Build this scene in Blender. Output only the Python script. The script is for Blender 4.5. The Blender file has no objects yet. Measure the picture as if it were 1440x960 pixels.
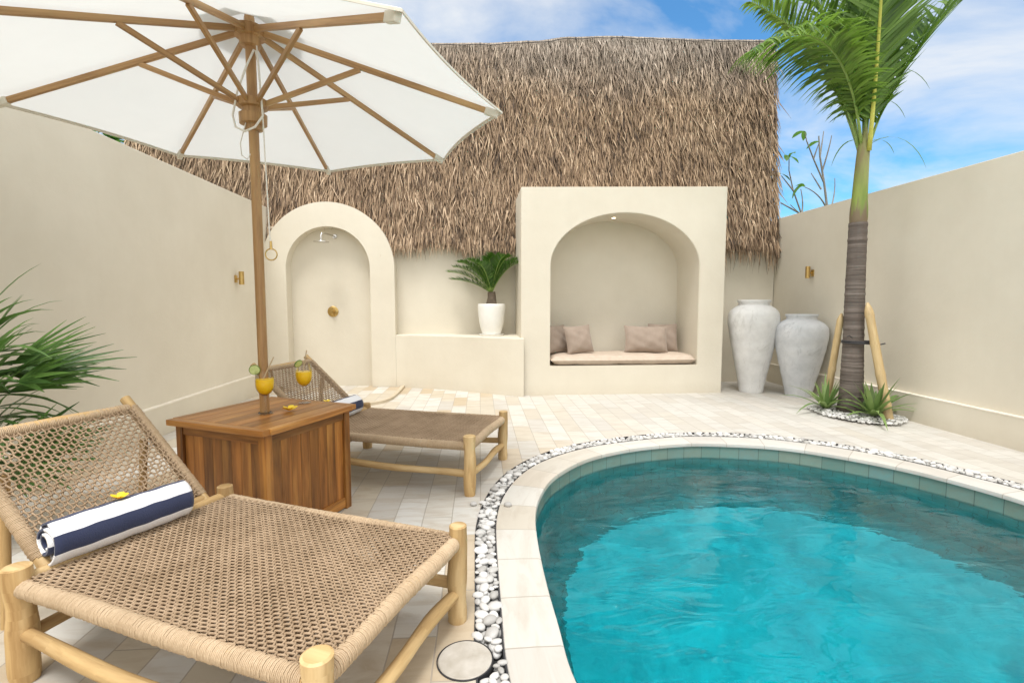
import bpy, bmesh, math, random
from mathutils import Vector, Matrix
random.seed(7)
S = bpy.context.scene
C = S.collection
PI = math.pi
V = Vector
R = math.radians

# ------------------------------------------------------------------ materials
def new_mat(name):
    m = bpy.data.materials.new(name); m.use_nodes = True
    nt = m.node_tree; nt.nodes.clear()
    out = nt.nodes.new('ShaderNodeOutputMaterial')
    return m, nt, out
class N:
    """tiny node helper"""
    def __init__(s, nt): s.nt = nt
    def __call__(s, t, ins=None, **kw):
        n = s.nt.nodes.new(t)
        for k, v in kw.items(): setattr(n, k, v)
        for k, v in (ins or {}).items():
            i = n.inputs[k]
            if hasattr(v, 'is_output'): s.nt.links.new(v, i)
            else: i.default_value = v
        return n
    def link(s, a, b): s.nt.links.new(a, b)
    def ramp(s, fac, stops, interp='LINEAR'):
        n = s.nt.nodes.new('ShaderNodeValToRGB'); cr = n.color_ramp; cr.interpolation = interp
        while len(cr.elements) < len(stops): cr.elements.new(0.5)
        for e, (p, c) in zip(cr.elements, stops):
            e.position = p; e.color = (c[0], c[1], c[2], 1)
        s.nt.links.new(fac, n.inputs[0]); return n.outputs[0]
    def mix(s, fac, a, b, mode='MIX'):
        n = s.nt.nodes.new('ShaderNodeMix'); n.data_type = 'RGBA'; n.blend_type = mode
        for i, v in ((0, fac), (6, a), (7, b)):
            if hasattr(v, 'is_output'): s.nt.links.new(v, n.inputs[i])
            else: n.inputs[i].default_value = v if i == 0 else (v[0], v[1], v[2], 1)
        return n.outputs[2]
    def math(s, op, a, b=0.0):
        n = s.nt.nodes.new('ShaderNodeMath'); n.operation = op
        for i, v in ((0, a), (1, b)):
            if hasattr(v, 'is_output'): s.nt.links.new(v, n.inputs[i])
            else: n.inputs[i].default_value = v
        return n.outputs[0]
    def coord(s, kind='Object', scale=(1, 1, 1), rot=(0, 0, 0)):
        t = s.nt.nodes.new('ShaderNodeTexCoord')
        m = s.nt.nodes.new('ShaderNodeMapping')
        m.inputs['Scale'].default_value = scale; m.inputs['Rotation'].default_value = rot
        s.nt.links.new(t.outputs[kind], m.inputs['Vector']); return m.outputs[0]
    def noise(s, vec, scale=5, detail=4, rough=.55, dist=0):
        n = s('ShaderNodeTexNoise', {'Vector': vec, 'Scale': scale, 'Detail': detail, 'Roughness': rough, 'Distortion': dist})
        return n.outputs['Fac']
    def bump(s, h, strength=.3, dist=.01):
        return s('ShaderNodeBump', {'Height': h, 'Strength': strength, 'Distance': dist}).outputs[0]
    def bsdf(s, out, col, rough=.6, normal=None, **kw):
        p = s('ShaderNodeBsdfPrincipled', {'Base Color': col if hasattr(col, 'is_output') else (col[0], col[1], col[2], 1), 'Roughness': rough})
        if normal is not None: s.link(normal, p.inputs['Normal'])
        for k, v in kw.items(): p.inputs[k.replace('_', ' ')].default_value = v
        s.link(p.outputs[0], out.inputs[0]); return p
    def tone(s): return s('ShaderNodeAttribute', attribute_name='tone').outputs['Fac']

def c3(c, k): return tuple(x*k for x in c)
def mottled(name, a, b, scale=4, rough=.7, bump=.15, bscale=60, bd=.004, stretch=(1, 1, 1), kind='Object', **kw):
    m, nt, out = new_mat(name); n = N(nt)
    co = n.coord(kind, stretch)
    f = n.noise(co, scale, 6)
    col = n.ramp(f, [(.3, a), (.7, b)])
    n.bsdf(out, col, rough, n.bump(n.noise(co, bscale, 3), bump, bd), **kw)
    return m
def plaster(name, a, b):
    m, nt, out = new_mat(name); n = N(nt)
    co = n.coord('Object')
    f = n.noise(co, 1.1, 7, .62)
    col = n.ramp(f, [(.3, a), (.72, b)])
    streak = n.noise(n.coord('Object', (7, 7, .35)), 1.4, 4, .6)
    col = n.mix(n.math('MULTIPLY', n.math('SUBTRACT', streak, .5), .13), col, c3(a, .72))
    dirt = n('ShaderNodeMapRange', {'Value': n('ShaderNodeSeparateXYZ', {0: co}).outputs[2], 1: .0, 2: .16, 3: .35, 4: 0.0}).outputs[0]
    col = n.mix(n.math('MULTIPLY', dirt, n.noise(co, 9, 4)), col, (.40, .33, .23))
    h = n.math('ADD', n.noise(co, 24, 5), n.math('MULTIPLY', n.noise(co, 160, 2), .4))
    n.bsdf(out, col, .82, n.bump(h, .22, .006))
    return m
def wood(name, a, b, c=None, rough=.5, fine=60, tone_amt=.0, knots=True):
    """grain runs along U of the UV map (metres)"""
    m, nt, out = new_mat(name); n = N(nt)
    uv = n.coord('UV')
    rnd = n.tone()
    off = n('ShaderNodeVectorMath', {0: uv, 1: n('ShaderNodeCombineXYZ', {0: n.math('MULTIPLY', rnd, 37.0), 1: n.math('MULTIPLY', rnd, 11.0)}).outputs[0]}, operation='ADD').outputs[0]
    def st(x, y):
        return n('ShaderNodeMapping', {'Vector': off, 'Scale': (x, y, 1)}).outputs[0]
    g1 = n.noise(st(2.2, fine*.45), 1, 5, .6, .6)
    g2 = n.noise(st(5, fine*2), 1, 3, .6)
    f = n.math('ADD', n.math('MULTIPLY', g1, .75), n.math('MULTIPLY', g2, .25))
    col = n.ramp(f, [(.3, a), (.68, b)])
    if c: col = n.mix(n.ramp(n.noise(st(1.3, 9), 1, 4), [(.5, (0, 0, 0)), (.72, (1, 1, 1))]), col, c)
    if tone_amt:
        k = n('ShaderNodeMapRange', {'Value': rnd, 3: 1-tone_amt, 4: 1+tone_amt}).outputs[0]
        col = n('ShaderNodeVectorMath', {0: col, 3: k}, operation='SCALE').outputs[0]
    if knots:
        vo = n('ShaderNodeTexVoronoi', {'Vector': st(4, 7), 'Scale': 1.0}).outputs['Distance']
        col = n.mix(n.ramp(vo, [(.03, (.8, .8, .8)), (.13, (0, 0, 0))]), col, c3(a, .45))
    n.bsdf(out, col, rough, n.bump(f, .25, .002))
    return m
def leaf_mat(name, a, b, trans=.35, rough=.42):
    m, nt, out = new_mat(name); n = N(nt)
    t = n.tone()
    f = n.math('ADD', n.math('MULTIPLY', n.noise(n.coord('Object'), 5, 3), .5), n.math('MULTIPLY', t, .6))
    col = n.ramp(f, [(.2, a), (.85, b)])
    p = n('ShaderNodeBsdfPrincipled', {'Base Color': col, 'Roughness': rough})
    tr = n('ShaderNodeBsdfTranslucent', {'Color': n.mix(.5, col, c3(b, 1.5))})
    mx = n('ShaderNodeMixShader', {0: trans, 1: p.outputs[0], 2: tr.outputs[0]})
    n.link(mx.outputs[0], out.inputs[0]); return m

M = {}
WALL_A, WALL_B = (.635, .582, .475), (.71, .66, .55)
M['plaster'] = plaster('plaster', WALL_A, WALL_B)
M['drain_stone'] = mottled('drain_stone', (.36, .325, .27), (.52, .49, .44), 14, .7)
M['ledge'] = mottled('ledge_stone', (.72, .66, .56), (.82, .77, .68), 8, .7)
def paving_mat(name, sx, sy, tan, uvkind='Object', rot=0.0, tonal=.8):
    m, nt, out = new_mat(name); n = N(nt)
    co = n.coord(uvkind, (1, 1, 1), (0, 0, rot))
    wob = n('ShaderNodeVectorMath', {0: co, 1: n('ShaderNodeVectorMath', {0: n('ShaderNodeTexNoise', {'Vector': co, 'Scale': 6.0}).outputs['Color'], 3: .006}, operation='SCALE').outputs[0]}, operation='ADD').outputs[0]
    def bricks(ms):
        b = n('ShaderNodeTexBrick', {'Vector': wob, 'Color1': (0, 0, 0, 1), 'Color2': (1, 1, 1, 1), 'Mortar': (.5, .5, .5, 1), 'Scale': 1.0,
              'Mortar Size': ms, 'Mortar Smooth': .3, 'Brick Width': sx, 'Row Height': sy, 'Bias': 0.0})
        b.offset = .43; b.squash = 1.0; return b
    b = bricks(.0034)
    rnd = n('ShaderNodeSeparateColor', {0: bricks(0.0).outputs['Color']}).outputs[0]
    big = n.noise(co, .8, 2)
    xs = n('ShaderNodeSeparateXYZ', {0: n.coord('Object')}).outputs[0]
    zone = n('ShaderNodeMapRange', {'Value': n.math('ADD', xs, n.math('MULTIPLY', big, 1.6)), 1: .5, 2: 2.6, 3: tan, 4: tan*.22}).outputs[0]
    streak = n.noise(n.coord(uvkind, (2.2, 9, 1), (0, 0, rot)), 1.6, 7, .65, .8)
    # every slab gets its own stone: white, grey-white, cream, tan
    slab = n.ramp(rnd, [(0, (.565, .54, .485)), (.24, (.49, .465, .42)), (.42, (.51, .455, .36)), (.62, (.48, .395, .28)), (.76, (.53, .475, .385)), (.9, (.585, .57, .53))], 'CONSTANT')
    white = n.ramp(rnd, [(0, (.54, .525, .49)), (.35, (.50, .48, .445)), (.6, (.57, .555, .525)), (.85, (.52, .495, .445))], 'CONSTANT')
    col = n.mix(zone, white, slab)
    col = n.mix(n.ramp(streak, [(.45, (0, 0, 0)), (.75, (tonal, tonal, tonal))]), col, n.mix(zone, (.39, .37, .34), (.36, .27, .17)))
    spots = n.noise(co, 11, 5, .7)
    col = n.mix(n.ramp(spots, [(.60, (0, 0, 0)), (.78, (.6, .6, .6))]), col, (.50, .46, .41))
    col = n.mix(n.math('MULTIPLY', b.outputs['Fac'], .8), col, (.33, .29, .24))
    h = n.math('SUBTRACT', n.math('MULTIPLY', streak, .35), b.outputs['Fac'])
    n.bsdf(out, col, .62, n.bump(h, .35, .004))
    return m
M['paving'] = paving_mat('limestone_paving', .52, .165, 1.0, 'Object', PI/2, .62)
M['coping'] = paving_mat('limestone_coping', .31, .4, .75, 'UV', 0.0, .45)
# green stone of the pool
def pool_mat():
    m, nt, out = new_mat('green_pool_stone'); n = N(nt)
    co = n.coord('UV')
    def br(ms): 
        b = n('ShaderNodeTexBrick', {'Vector': co, 'Color1': (0, 0, 0, 1), 'Color2': (1, 1, 1, 1), 'Mortar': (.5, .5, .5, 1), 'Scale': 1.0, 'Mortar Size': ms, 'Mortar Smooth': .2, 'Brick Width': .16, 'Row Height': .155})
        b.offset = .5; return b
    b = br(.0032)
    rnd = n('ShaderNodeSeparateColor', {0: br(0).outputs['Color']}).outputs[0]
    col = n.ramp(rnd, [(0, (.13, .22, .185)), (.3, (.19, .30, .26)), (.6, (.23, .29, .235)), (1, (.16, .29, .28))])
    f = n.noise(n.coord('Object'), 9, 6, .7)
    # water's scattered teal light is put into the stone colour below the water line
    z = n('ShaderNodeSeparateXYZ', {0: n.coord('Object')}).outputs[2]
    teal_glow = n('ShaderNodeMapRange', {'Value': n.math('ADD', z, n.math('MULTIPLY', f, .05)), 1: -.17, 2: -.10, 3: .85, 4: 0.0}).outputs[0]
    col = n.mix(teal_glow, col, n.ramp(n.noise(n.coord('Object'), 3.2, 6, .7), [(.34, (.05, .19, .175)), (.66, (.13, .42, .40))]))
    col = n.mix(n.ramp(f, [(.42, (0, 0, 0)), (.75, (.8, .8, .8))]), col, (.20, .25, .20))
    col = n.mix(n.math('MULTIPLY', b.outputs['Fac'], .85), col, (.09, .13, .115))
    n.bsdf(out, col, .45, n.bump(f, .2, .004)); return m
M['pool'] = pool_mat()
def pool_floor_mat():
    m, nt, out = new_mat('pool_floor_stone'); n = N(nt)
    co = n.coord('Object')
    f = n.noise(co, 2.4, 7, .68, .5)
    g = n.noise(co, 6, 5, .7)
    col = n.ramp(f, [(.34, (.24, .52, .50)), (.66, (.50, .80, .76))])
    col = n.mix(n.ramp(g, [(.50, (0, 0, 0)), (.74, (.75, .75, .75))]), col, (.12, .36, .38))
    n.bsdf(out, col, .5); return m
M['pool_floor'] = pool_floor_mat()
def water_mat():
    m, nt, out = new_mat('pool_water'); n = N(nt)
    co = n.coord('Object')
    w = n.noise(n.coord('Object', (1, 2.1, 1), (0, 0, .3)), 2.6, 3, .5, .6)
    w2 = n.noise(co, 11, 2, .5)
    nm = n.bump(n.math('ADD', w, n.math('MULTIPLY', w2, .06)), .34, .05)
    gl = n('ShaderNodeBsdfGlass', {'Color': (1, 1, 1, 1), 'Roughness': 0.0, 'IOR': 1.33, 'Normal': nm})
    n.link(gl.outputs[0], out.inputs['Surface'])
    ab = n('ShaderNodeVolumeAbsorption', {'Color': (0.0, .94, .975, 1), 'Density': 3.0})
    n.link(ab.outputs[0], out.inputs['Volume']); return m
M['water'] = water_mat()
M['dark_gap'] = mottled('dark_gravel_bed', (.02, .02, .022), (.05, .05, .05), 30, .9)
M['soil'] = mottled('soil', (.03, .025, .02), (.09, .08, .065), 30, .95)
M['pebble'] = None
def pebble_mat():
    m, nt, out = new_mat('white_pebble'); n = N(nt)
    r = n('ShaderNodeObjectInfo').outputs['Random']
    f = n.math('ADD', n.math('MULTIPLY', n.noise(n.coord('Object'), 40, 4), .5), n.math('MULTIPLY', n.math('FRACT', n.math('ADD', r, n.tone())), .5))
    col = n.ramp(f, [(.2, (.32, .31, .29)), (.5, (.56, .55, .53)), (.85, (.74, .735, .72))])
    n.bsdf(out, col, .55); return m
M['pebble'] = pebble_mat()
M['teak'] = wood('teak_planks', (.085, .028, .005), (.36, .142, .028), (.47, .22, .05), .42, 50, .32, False)
M['teak_top'] = wood('teak_top', (.19, .07, .015), (.45, .195, .045), (.53, .27, .075), .36, 55, .22, False)
M['pole'] = wood('umbrella_wood', (.24, .12, .04), (.46, .27, .11), (.54, .34, .15), .45, 60, .12, False)
M['log'] = wood('peeled_log', (.30, .17, .06), (.60, .415, .19), (.70, .53, .29), .72, 40, .12, True)
M['bamboo'] = wood('bamboo', (.42, .29, .13), (.62, .48, .26), (.34, .235, .12), .42, 30, .1, False)
def rope_mat(name, a, b):
    m, nt, out = new_mat(name); n = N(nt)
    f = n.math('ADD', n.math('MULTIPLY', n.noise(n.coord('UV', (90, 60, 1)), 1, 3), .5), n.math('MULTIPLY', n.noise(n.coord('Object'), 7, 4), .5))
    n.bsdf(out, n.ramp(f, [(.32, a), (.68, b)]), .72, n.bump(f, .3, .002)); return m
M['rope'] = rope_mat('woven_cord', (.24, .16, .09), (.43, .31, .20))
M['coil'] = rope_mat('wound_cord', (.39, .28, .17), (.56, .425, .28))
def canopy_mat():
    m, nt, out = new_mat('white_canvas'); n = N(nt)
    co = n.coord('Object')
    f = n.noise(co, 2.2, 4)
    col = n.ramp(f, [(.3, (.70, .695, .67)), (.7, (.77, .765, .745))])
    wv = n.noise(n.coord('Object'), 420, 1)
    nm = n.bump(wv, .12, .001)
    d = n('ShaderNodeBsdfDiffuse', {'Color': col, 'Normal': nm}); t = n('ShaderNodeBsdfTranslucent', {'Color': (.715, .73, .715, 1), 'Normal': nm})
    mx = n('ShaderNodeMixShader', {0: .42, 1: d.outputs[0], 2: t.outputs[0]})
    n.link(mx.outputs[0], out.inputs[0]); return m
M['canvas'] = canopy_mat()
M['hem'] = mottled('canvas_hem', (.66, .62, .53), (.74, .70, .61), 20, .8)
M['cord'] = mottled('white_cord', (.66, .63, .56), (.76, .73, .66), 80, .7)
M['brass'] = mottled('brushed_brass', (.50, .33, .11), (.62, .43, .17), 30, .3, .05, Metallic=1.0)
M['chrome'] = mottled('brushed_steel', (.55, .53, .50), (.68, .66, .62), 30, .22, .03, Metallic=1.0)
M['black'] = mottled('black_rubber', (.02, .02, .022), (.04, .04, .045), 20, .6)
M['white_paint'] = mottled('white_glaze', (.78, .765, .72), (.83, .82, .78), 6, .35, .05)
M['cushion'] = mottled('seat_linen', (.49, .395, .31), (.56, .465, .375), 14, .85, .35, 350, .002)
M['pillow'] = mottled('taupe_cotton', (.29, .225, .175), (.35, .275, .22), 9, .8, .35, 380, .002, Sheen_Weight=.25)
def thatch_mat():
    m, nt, out = new_mat('dry_thatch'); n = N(nt)
    t = n.tone()
    co = n.coord('Object')
    f = n.math('ADD', n.math('MULTIPLY', t, .66), n.math('MULTIPLY', n.noise(n.coord('Object', (1, 1, 1.9)), 1.5, 5, .65), .56))
    f = n.math('SUBTRACT', f, .06)
    col = n.ramp(f, [(.18, (.045, .026, .014)), (.42, (.225, .145, .086)), (.66, (.395, .272, .168)), (.95, (.63, .475, .325))])
    z = n('ShaderNodeSeparateXYZ', {0: co}).outputs[2]
    w = n('ShaderNodeMapRange', {'Value': n.math('ADD', z, n.math('MULTIPLY', n.noise(co, 1.1, 4), .9)), 1: 4.6, 2: 5.6, 3: 0.0, 4: .85}).outputs[0]
    col = n.mix(w, col, n.ramp(f, [(.1, (.13, .10, .075)), (.5, (.30, .25, .205)), (.95, (.50, .44, .38))]))
    n.bsdf(out, col, .75); return m
M['thatch'] = thatch_mat()
M['thatch_back'] = mottled('thatch_underlay', (.05, .032, .02), (.13, .085, .05), 20, .95, .4, 60, .01, (6, 6, .6))
def vase_mat(name, a, b, dk):
    m, nt, out = new_mat(name); n = N(nt)
    co = n.coord('Object')
    col = n.ramp(n.noise(co, 3.2, 7, .68), [(.32, a), (.68, b)])
    v = n.noise(n.coord('Object', (1, 1, .38)), 6.5, 7, .72, .6)
    col = n.mix(n.ramp(v, [(.56, (0, 0, 0)), (.74, (.75, .75, .75))]), col, dk)
    col = n.mix(n.ramp(n.noise(n.coord('Object', (1, 1, .3)), 34, 4, .7), [(.66, (0, 0, 0)), (.76, (.45, .45, .45))]), col, c3(dk, .6))
    n.bsdf(out, col, .75, n.bump(v, .35, .01)); return m
M['vase_a'] = vase_mat('white_washed_clay', (.58, .575, .56), (.74, .735, .715), (.40, .39, .36))
M['vase_b'] = vase_mat('grey_washed_clay', (.46, .475, .49), (.63, .64, .65), (.24, .25, .26))
def trunk_mat():
    m, nt, out = new_mat('palm_bark'); n = N(nt)
    co = n.coord('Object')
    z = n.coord('Object', (.6, .6, 17))
    ring = n.noise(z, 1.6, 5, .7, .4)
    col = n.ramp(ring, [(.3, (.05, .039, .032)), (.55, (.14, .115, .098)), (.8, (.27, .235, .205))])
    col = n.mix(n.ramp(n.noise(n.coord('Object', (30, 30, 2)), 1, 4), [(.5, (0, 0, 0)), (.8, (.5, .5, .5))]), col, (.10, .07, .055))
    n.bsdf(out, col, .85, n.bump(ring, .8, .02)); return m
M['trunk'] = trunk_mat()
def shaft_mat():
    m, nt, out = new_mat('green_crownshaft'); n = N(nt)
    co = n.coord('Object', (8, 8, 1.3))
    z = n('ShaderNodeSeparateXYZ', {0: n.coord('Object')}).outputs[2]
    f = n.noise(co, 1, 5)
    col = n.ramp(f, [(.3, (.12, .18, .03)), (.7, (.26, .32, .06))])
    zz = n('ShaderNodeMapRange', {'Value': n.math('ADD', z, n.math('MULTIPLY', f, .5)), 1: 2.68, 2: 3.0}).outputs[0]
    col = n.mix(zz, col, n.ramp(f, [(.4, (.20, .13, .075)), (.62, (.24, .27, .075))]))
    z2 = n('ShaderNodeMapRange', {'Value': n.math('ADD', z, n.math('MULTIPLY', n.math('SUBTRACT', n.noise(n.coord('Object', (14, 14, 2.2)), 1, 4, .65), .5), .75)), 1: 2.14, 2: 2.30, 3: .95, 4: 0.0}).outputs[0]
    col = n.mix(z2, col, (.17, .12, .075))
    n.bsdf(out, col, .55, n.bump(f, .4, .01)); return m
M['shaft'] = shaft_mat()
M['frond'] = leaf_mat('palm_leaf', (.03, .085, .010), (.18, .31, .04), .36)
M['rachis'] = mottled('yellow_rachis', (.40, .42, .06), (.55, .52, .10), 5, .4)
M['rachis_green'] = mottled('green_rachis', (.16, .26, .05), (.26, .36, .08), 5, .4)
M['cycad'] = leaf_mat('cycad_leaf', (.018, .065, .008), (.08, .19, .02), .22, .32)
M['agave'] = leaf_mat('agave_leaf', (.07, .15, .035), (.24, .34, .11), .2)
M['fan'] = leaf_mat('fan_leaf', (.025, .075, .018), (.13, .25, .055), .25, .36)
M['stem'] = mottled('brown_stem', (.07, .05, .03), (.18, .14, .10), 12, .9, .6, 40, .01)
M['greystem'] = mottled('grey_branch', (.19, .17, .15), (.32, .30, .27), 12, .8)
M['bush'] = leaf_mat('tree_leaf', (.03, .09, .015), (.14, .30, .05), .35)
M['grass'] = mottled('grass', (.05, .09, .02), (.09, .14, .04), 30, .9)
def towel_mat():
    m, nt, out = new_mat('striped_towel'); n = N(nt)
    u = n('ShaderNodeSeparateXYZ', {0: n.coord('UV')}).outputs[0]
    s = n.math('FRACT', n.math('ADD', n.math('DIVIDE', u, .118), .36))
    f = n.ramp(s, [(0, (.80, .80, .82)), (.5, (.022, .030, .075))], 'CONSTANT')
    h = n.noise(n.coord('Object'), 260, 2)
    n.bsdf(out, f, .95, n.bump(h, .55, .004), Sheen_Weight=.2); return m
M['towel'] = towel_mat()
def glass_mat():
    m, nt, out = new_mat('clear_glass'); n = N(nt)
    fr = n('ShaderNodeFresnel', {'IOR': 1.45})
    gl = n('ShaderNodeBsdfGlossy', {'Roughness': .02}); tr = n('ShaderNodeBsdfTransparent', {'Color': (.985, .99, .985, 1)})
    mx = n('ShaderNodeMixShader', {0: n.math('MULTIPLY', fr.outputs[0], .7), 1: tr.outputs[0], 2: gl.outputs[0]}); n.link(mx.outputs[0], out.inputs[0]); return m
M['glass'] = glass_mat()
M['juice'] = mottled('mango_juice', (.96, .58, .006), (.98, .66, .012), 30, .3)
M['lime_skin'] = mottled('lime_peel', (.07, .15, .02), (.16, .25, .05), 30, .4)
M['lime_flesh'] = mottled('lime_flesh', (.42, .52, .18), (.60, .66, .32), 60, .35)
M['petal'] = mottled('yellow_petal', (.85, .55, .01), (.88, .66, .05), 20, .5)
M['petal_heart'] = mottled('orange_heart', (.75, .25, .01), (.8, .35, .01), 20, .5)
M['straw'] = mottled('bamboo_straw', (.38, .28, .16), (.5, .38, .24), 20, .5)
def lamp_mat():
    m, nt, out = new_mat('lit_lens'); n = N(nt)
    e = n('ShaderNodeEmission', {'Color': (1, .86, .62, 1), 'Strength': 6.0}); n.link(e.outputs[0], out.inputs[0]); return m
M['lens'] = lamp_mat()

# ------------------------------------------------------------------ mesh building
class MB:
    def __init__(s): s.v = []; s.f = []; s.uv = []; s.t = []; s.m = []; s.tone = .5; s.mi = 0
    def face(s, idx, uv=None):
        s.f.append(idx); s.uv.append(uv); s.t.append(s.tone); s.m.append(s.mi)
    def box(s, c, size, mtx=None, axis=None):
        hx, hy, hz = size[0]/2, size[1]/2, size[2]/2
        b = len(s.v)
        for z in (-hz, hz):
            for y in (-hy, hy):
                for x in (-hx, hx):
                    p = V((x, y, z))
                    if mtx: p = mtx @ p
                    s.v.append(tuple(p + V(c)))
        la = axis if axis is not None else max(range(3), key=lambda i: size[i])
        def uvp(i):
            k = [(-hx, hx)[i & 1], (-hy, hy)[(i >> 1) & 1], (-hz, hz)[(i >> 2) & 1]]
            o = [k[j] for j in range(3) if j != la]
            return (k[la], o[0] + o[1]*1.37)
        for q in ((0, 2, 3, 1), (4, 5, 7, 6), (0, 1, 5, 4), (2, 6, 7, 3), (0, 4, 6, 2), (1, 3, 7, 5)):
            s.face(tuple(b+i for i in q), [uvp(i) for i in q])
    def tube(s, pts, rad, n=8, caps=True, closed=False):
        pts = [V(p) for p in pts]; k = len(pts)
        if not hasattr(rad, '__len__'): rad = [rad]*k
        b = len(s.v); up = None; L = 0; ls = []
        for i, p in enumerate(pts):
            if closed: t = pts[(i+1) % k] - pts[i-1]
            else: t = pts[min(i+1, k-1)] - pts[max(i-1, 0)]
            t = t.normalized() if t.length > 1e-9 else V((0, 0, 1))
            if up is None:
                up = V((0, 0, 1)) if abs(t.z) < .9 else V((1, 0, 0))
            up = (up - t*up.dot(t))
            up = up.normalized() if up.length > 1e-6 else t.orthogonal().normalized()
            sd = t.cross(up)
            if i: L += (p - pts[i-1]).length
            ls.append(L)
            for j in range(n):
                a = 2*PI*j/n
                s.v.append(tuple(p + (up*math.cos(a) + sd*math.sin(a))*rad[i]))
        rng = range(k if closed else k-1)
        for i in rng:
            i2 = (i+1) % k
            for j in range(n):
                j2 = (j+1) % n
                w = 2*PI*rad[i]/n
                l2 = ls[i2] if i2 else ls[i]+.01
                s.face((b+i*n+j, b+i*n+j2, b+i2*n+j2, b+i2*n+j), [(ls[i], j*w), (ls[i], (j+1)*w), (l2, (j+1)*w), (l2, j*w)])
        if caps and not closed:
            for e, o in ((0, -1), (k-1, 1)):
                ids = [b+e*n+j for j in range(n)]
                if o < 0: ids.reverse()
                s.face(tuple(ids), [(.01*math.cos(2*PI*j/n), rad[e]*math.sin(2*PI*j/n)) for j in range(n)])
    def lathe(s, prof, n=32, c=(0, 0, 0), cap0=False, cap1=False):
        b = len(s.v); k = len(prof)
        for r, z in prof:
            for j in range(n):
                a = 2*PI*j/n; s.v.append((c[0]+r*math.cos(a), c[1]+r*math.sin(a), c[2]+z))
        for i in range(k-1):
            for j in range(n):
                j2 = (j+1) % n
                s.face((b+i*n+j, b+i*n+j2, b+(i+1)*n+j2, b+(i+1)*n+j), [(prof[i][1], j/n), (prof[i][1], (j+1)/n), (prof[i+1][1], (j+1)/n), (prof[i+1][1], j/n)])
        if cap0: s.face(tuple(b+j for j in range(n-1, -1, -1)), [(0, 0)]*n)
        if cap1: s.face(tuple(b+(k-1)*n+j for j in range(n)), [(0, 0)]*n)
    def strip(s, pts, wid, side):
        """flat ribbon along pts; wid list half widths; side: vector or list"""
        b = len(s.v); k = len(pts)
        for i, p in enumerate(pts):
            sd = side[i] if isinstance(side, list) else side
            s.v.append(tuple(V(p) - sd*wid[i])); s.v.append(tuple(V(p) + sd*wid[i]))
        for i in range(k-1):
            s.face((b+2*i, b+2*i+1, b+2*i+3, b+2*i+2), None)
    def grid(s, rows, uvs=None, close_u=False):
        b = len(s.v); r = len(rows); c = len(rows[0])
        for row in rows: s.v.extend(tuple(p) for p in row)
        for i in range(r-1):
            for j in range(c if close_u else c-1):
                j2 = (j+1) % c
                q = ((i, j), (i, j2), (i+1, j2), (i+1, j))
                u = None
                if uvs: u = [uvs[a][bb if not (close_u and bb == 0 and j == c-1) else c] for a, bb in q]
                s.face(tuple(b+a*c+bb for a, bb in q), u)
    def append(s, o, mtx):
        b = len(s.v)
        s.v.extend(tuple(mtx @ V(p)) for p in o.v)
        for f, u, t, m in zip(o.f, o.uv, o.t, o.m):
            s.f.append(tuple(b+i for i in f)); s.uv.append(u); s.t.append(t); s.m.append(m)
    def mesh(s, name, mats, smooth=True):
        me = bpy.data.meshes.new(name)
        me.from_pydata(s.v, [], s.f)
        if not isinstance(mats, (list, tuple)): mats = [mats]
        for m in mats: me.materials.append(m)
        if any(u for u in s.uv):
            lay = me.uv_layers.new(name='UVMap'); flat = []
            for f, u in zip(s.f, s.uv):
                for i in range(len(f)): flat.extend(u[i] if u else (0, 0))
            lay.data.foreach_set('uv', flat)
        at = me.attributes.new('tone', 'FLOAT', 'FACE'); at.data.foreach_set('value', s.t)
        me.polygons.foreach_set('material_index', s.m)
        me.polygons.foreach_set('use_smooth', [smooth]*len(s.f))
        me.update(); return me
    def build(s, name, mats, parent=None, loc=(0, 0, 0), rotz=0, smooth=True, bevel=0, autosmooth=35, weld=0):
        me = s.mesh(name, mats, smooth)
        if bevel or weld:
            bm = bmesh.new(); bm.from_mesh(me)
            if weld: bmesh.ops.remove_doubles(bm, verts=bm.verts, dist=weld)
            if bevel:
                es = [e for e in bm.edges if len(e.link_faces) == 2 and e.calc_face_angle(0) > R(40)]
                bmesh.ops.bevel(bm, geom=es, offset=bevel, segments=2, affect='EDGES', profile=.6)
            bm.to_mesh(me); bm.free()
        if smooth and autosmooth: me.set_sharp_from_angle(angle=R(autosmooth))
        o = bpy.data.objects.new(name, me); C.objects.link(o)
        o.location = loc; o.rotation_euler = (0, 0, rotz)
        if parent: o.parent = parent
        return o

def tag(o, label, cat, group=None, kind=None):
    if label: o['label'] = label
    if cat: o['category'] = cat
    if group: o['group'] = group
    if kind: o['kind'] = kind
    return o
def thing(name, label, cat, loc=(0, 0, 0), rotz=0, group=None):
    o = bpy.data.objects.new(name, None); C.objects.link(o)
    o.empty_display_size = .1
    o.location = loc; o.rotation_euler = (0, 0, rotz)
    return tag(o, label, cat, group)
def copy_tree(o, parent=None):
    c = o.copy(); C.objects.link(c)
    if parent: c.parent = parent
    for ch in [x for x in bpy.data.objects if x.parent == o]: copy_tree(ch, c)
    return c
def rnd(a, b): return random.uniform(a, b)

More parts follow.
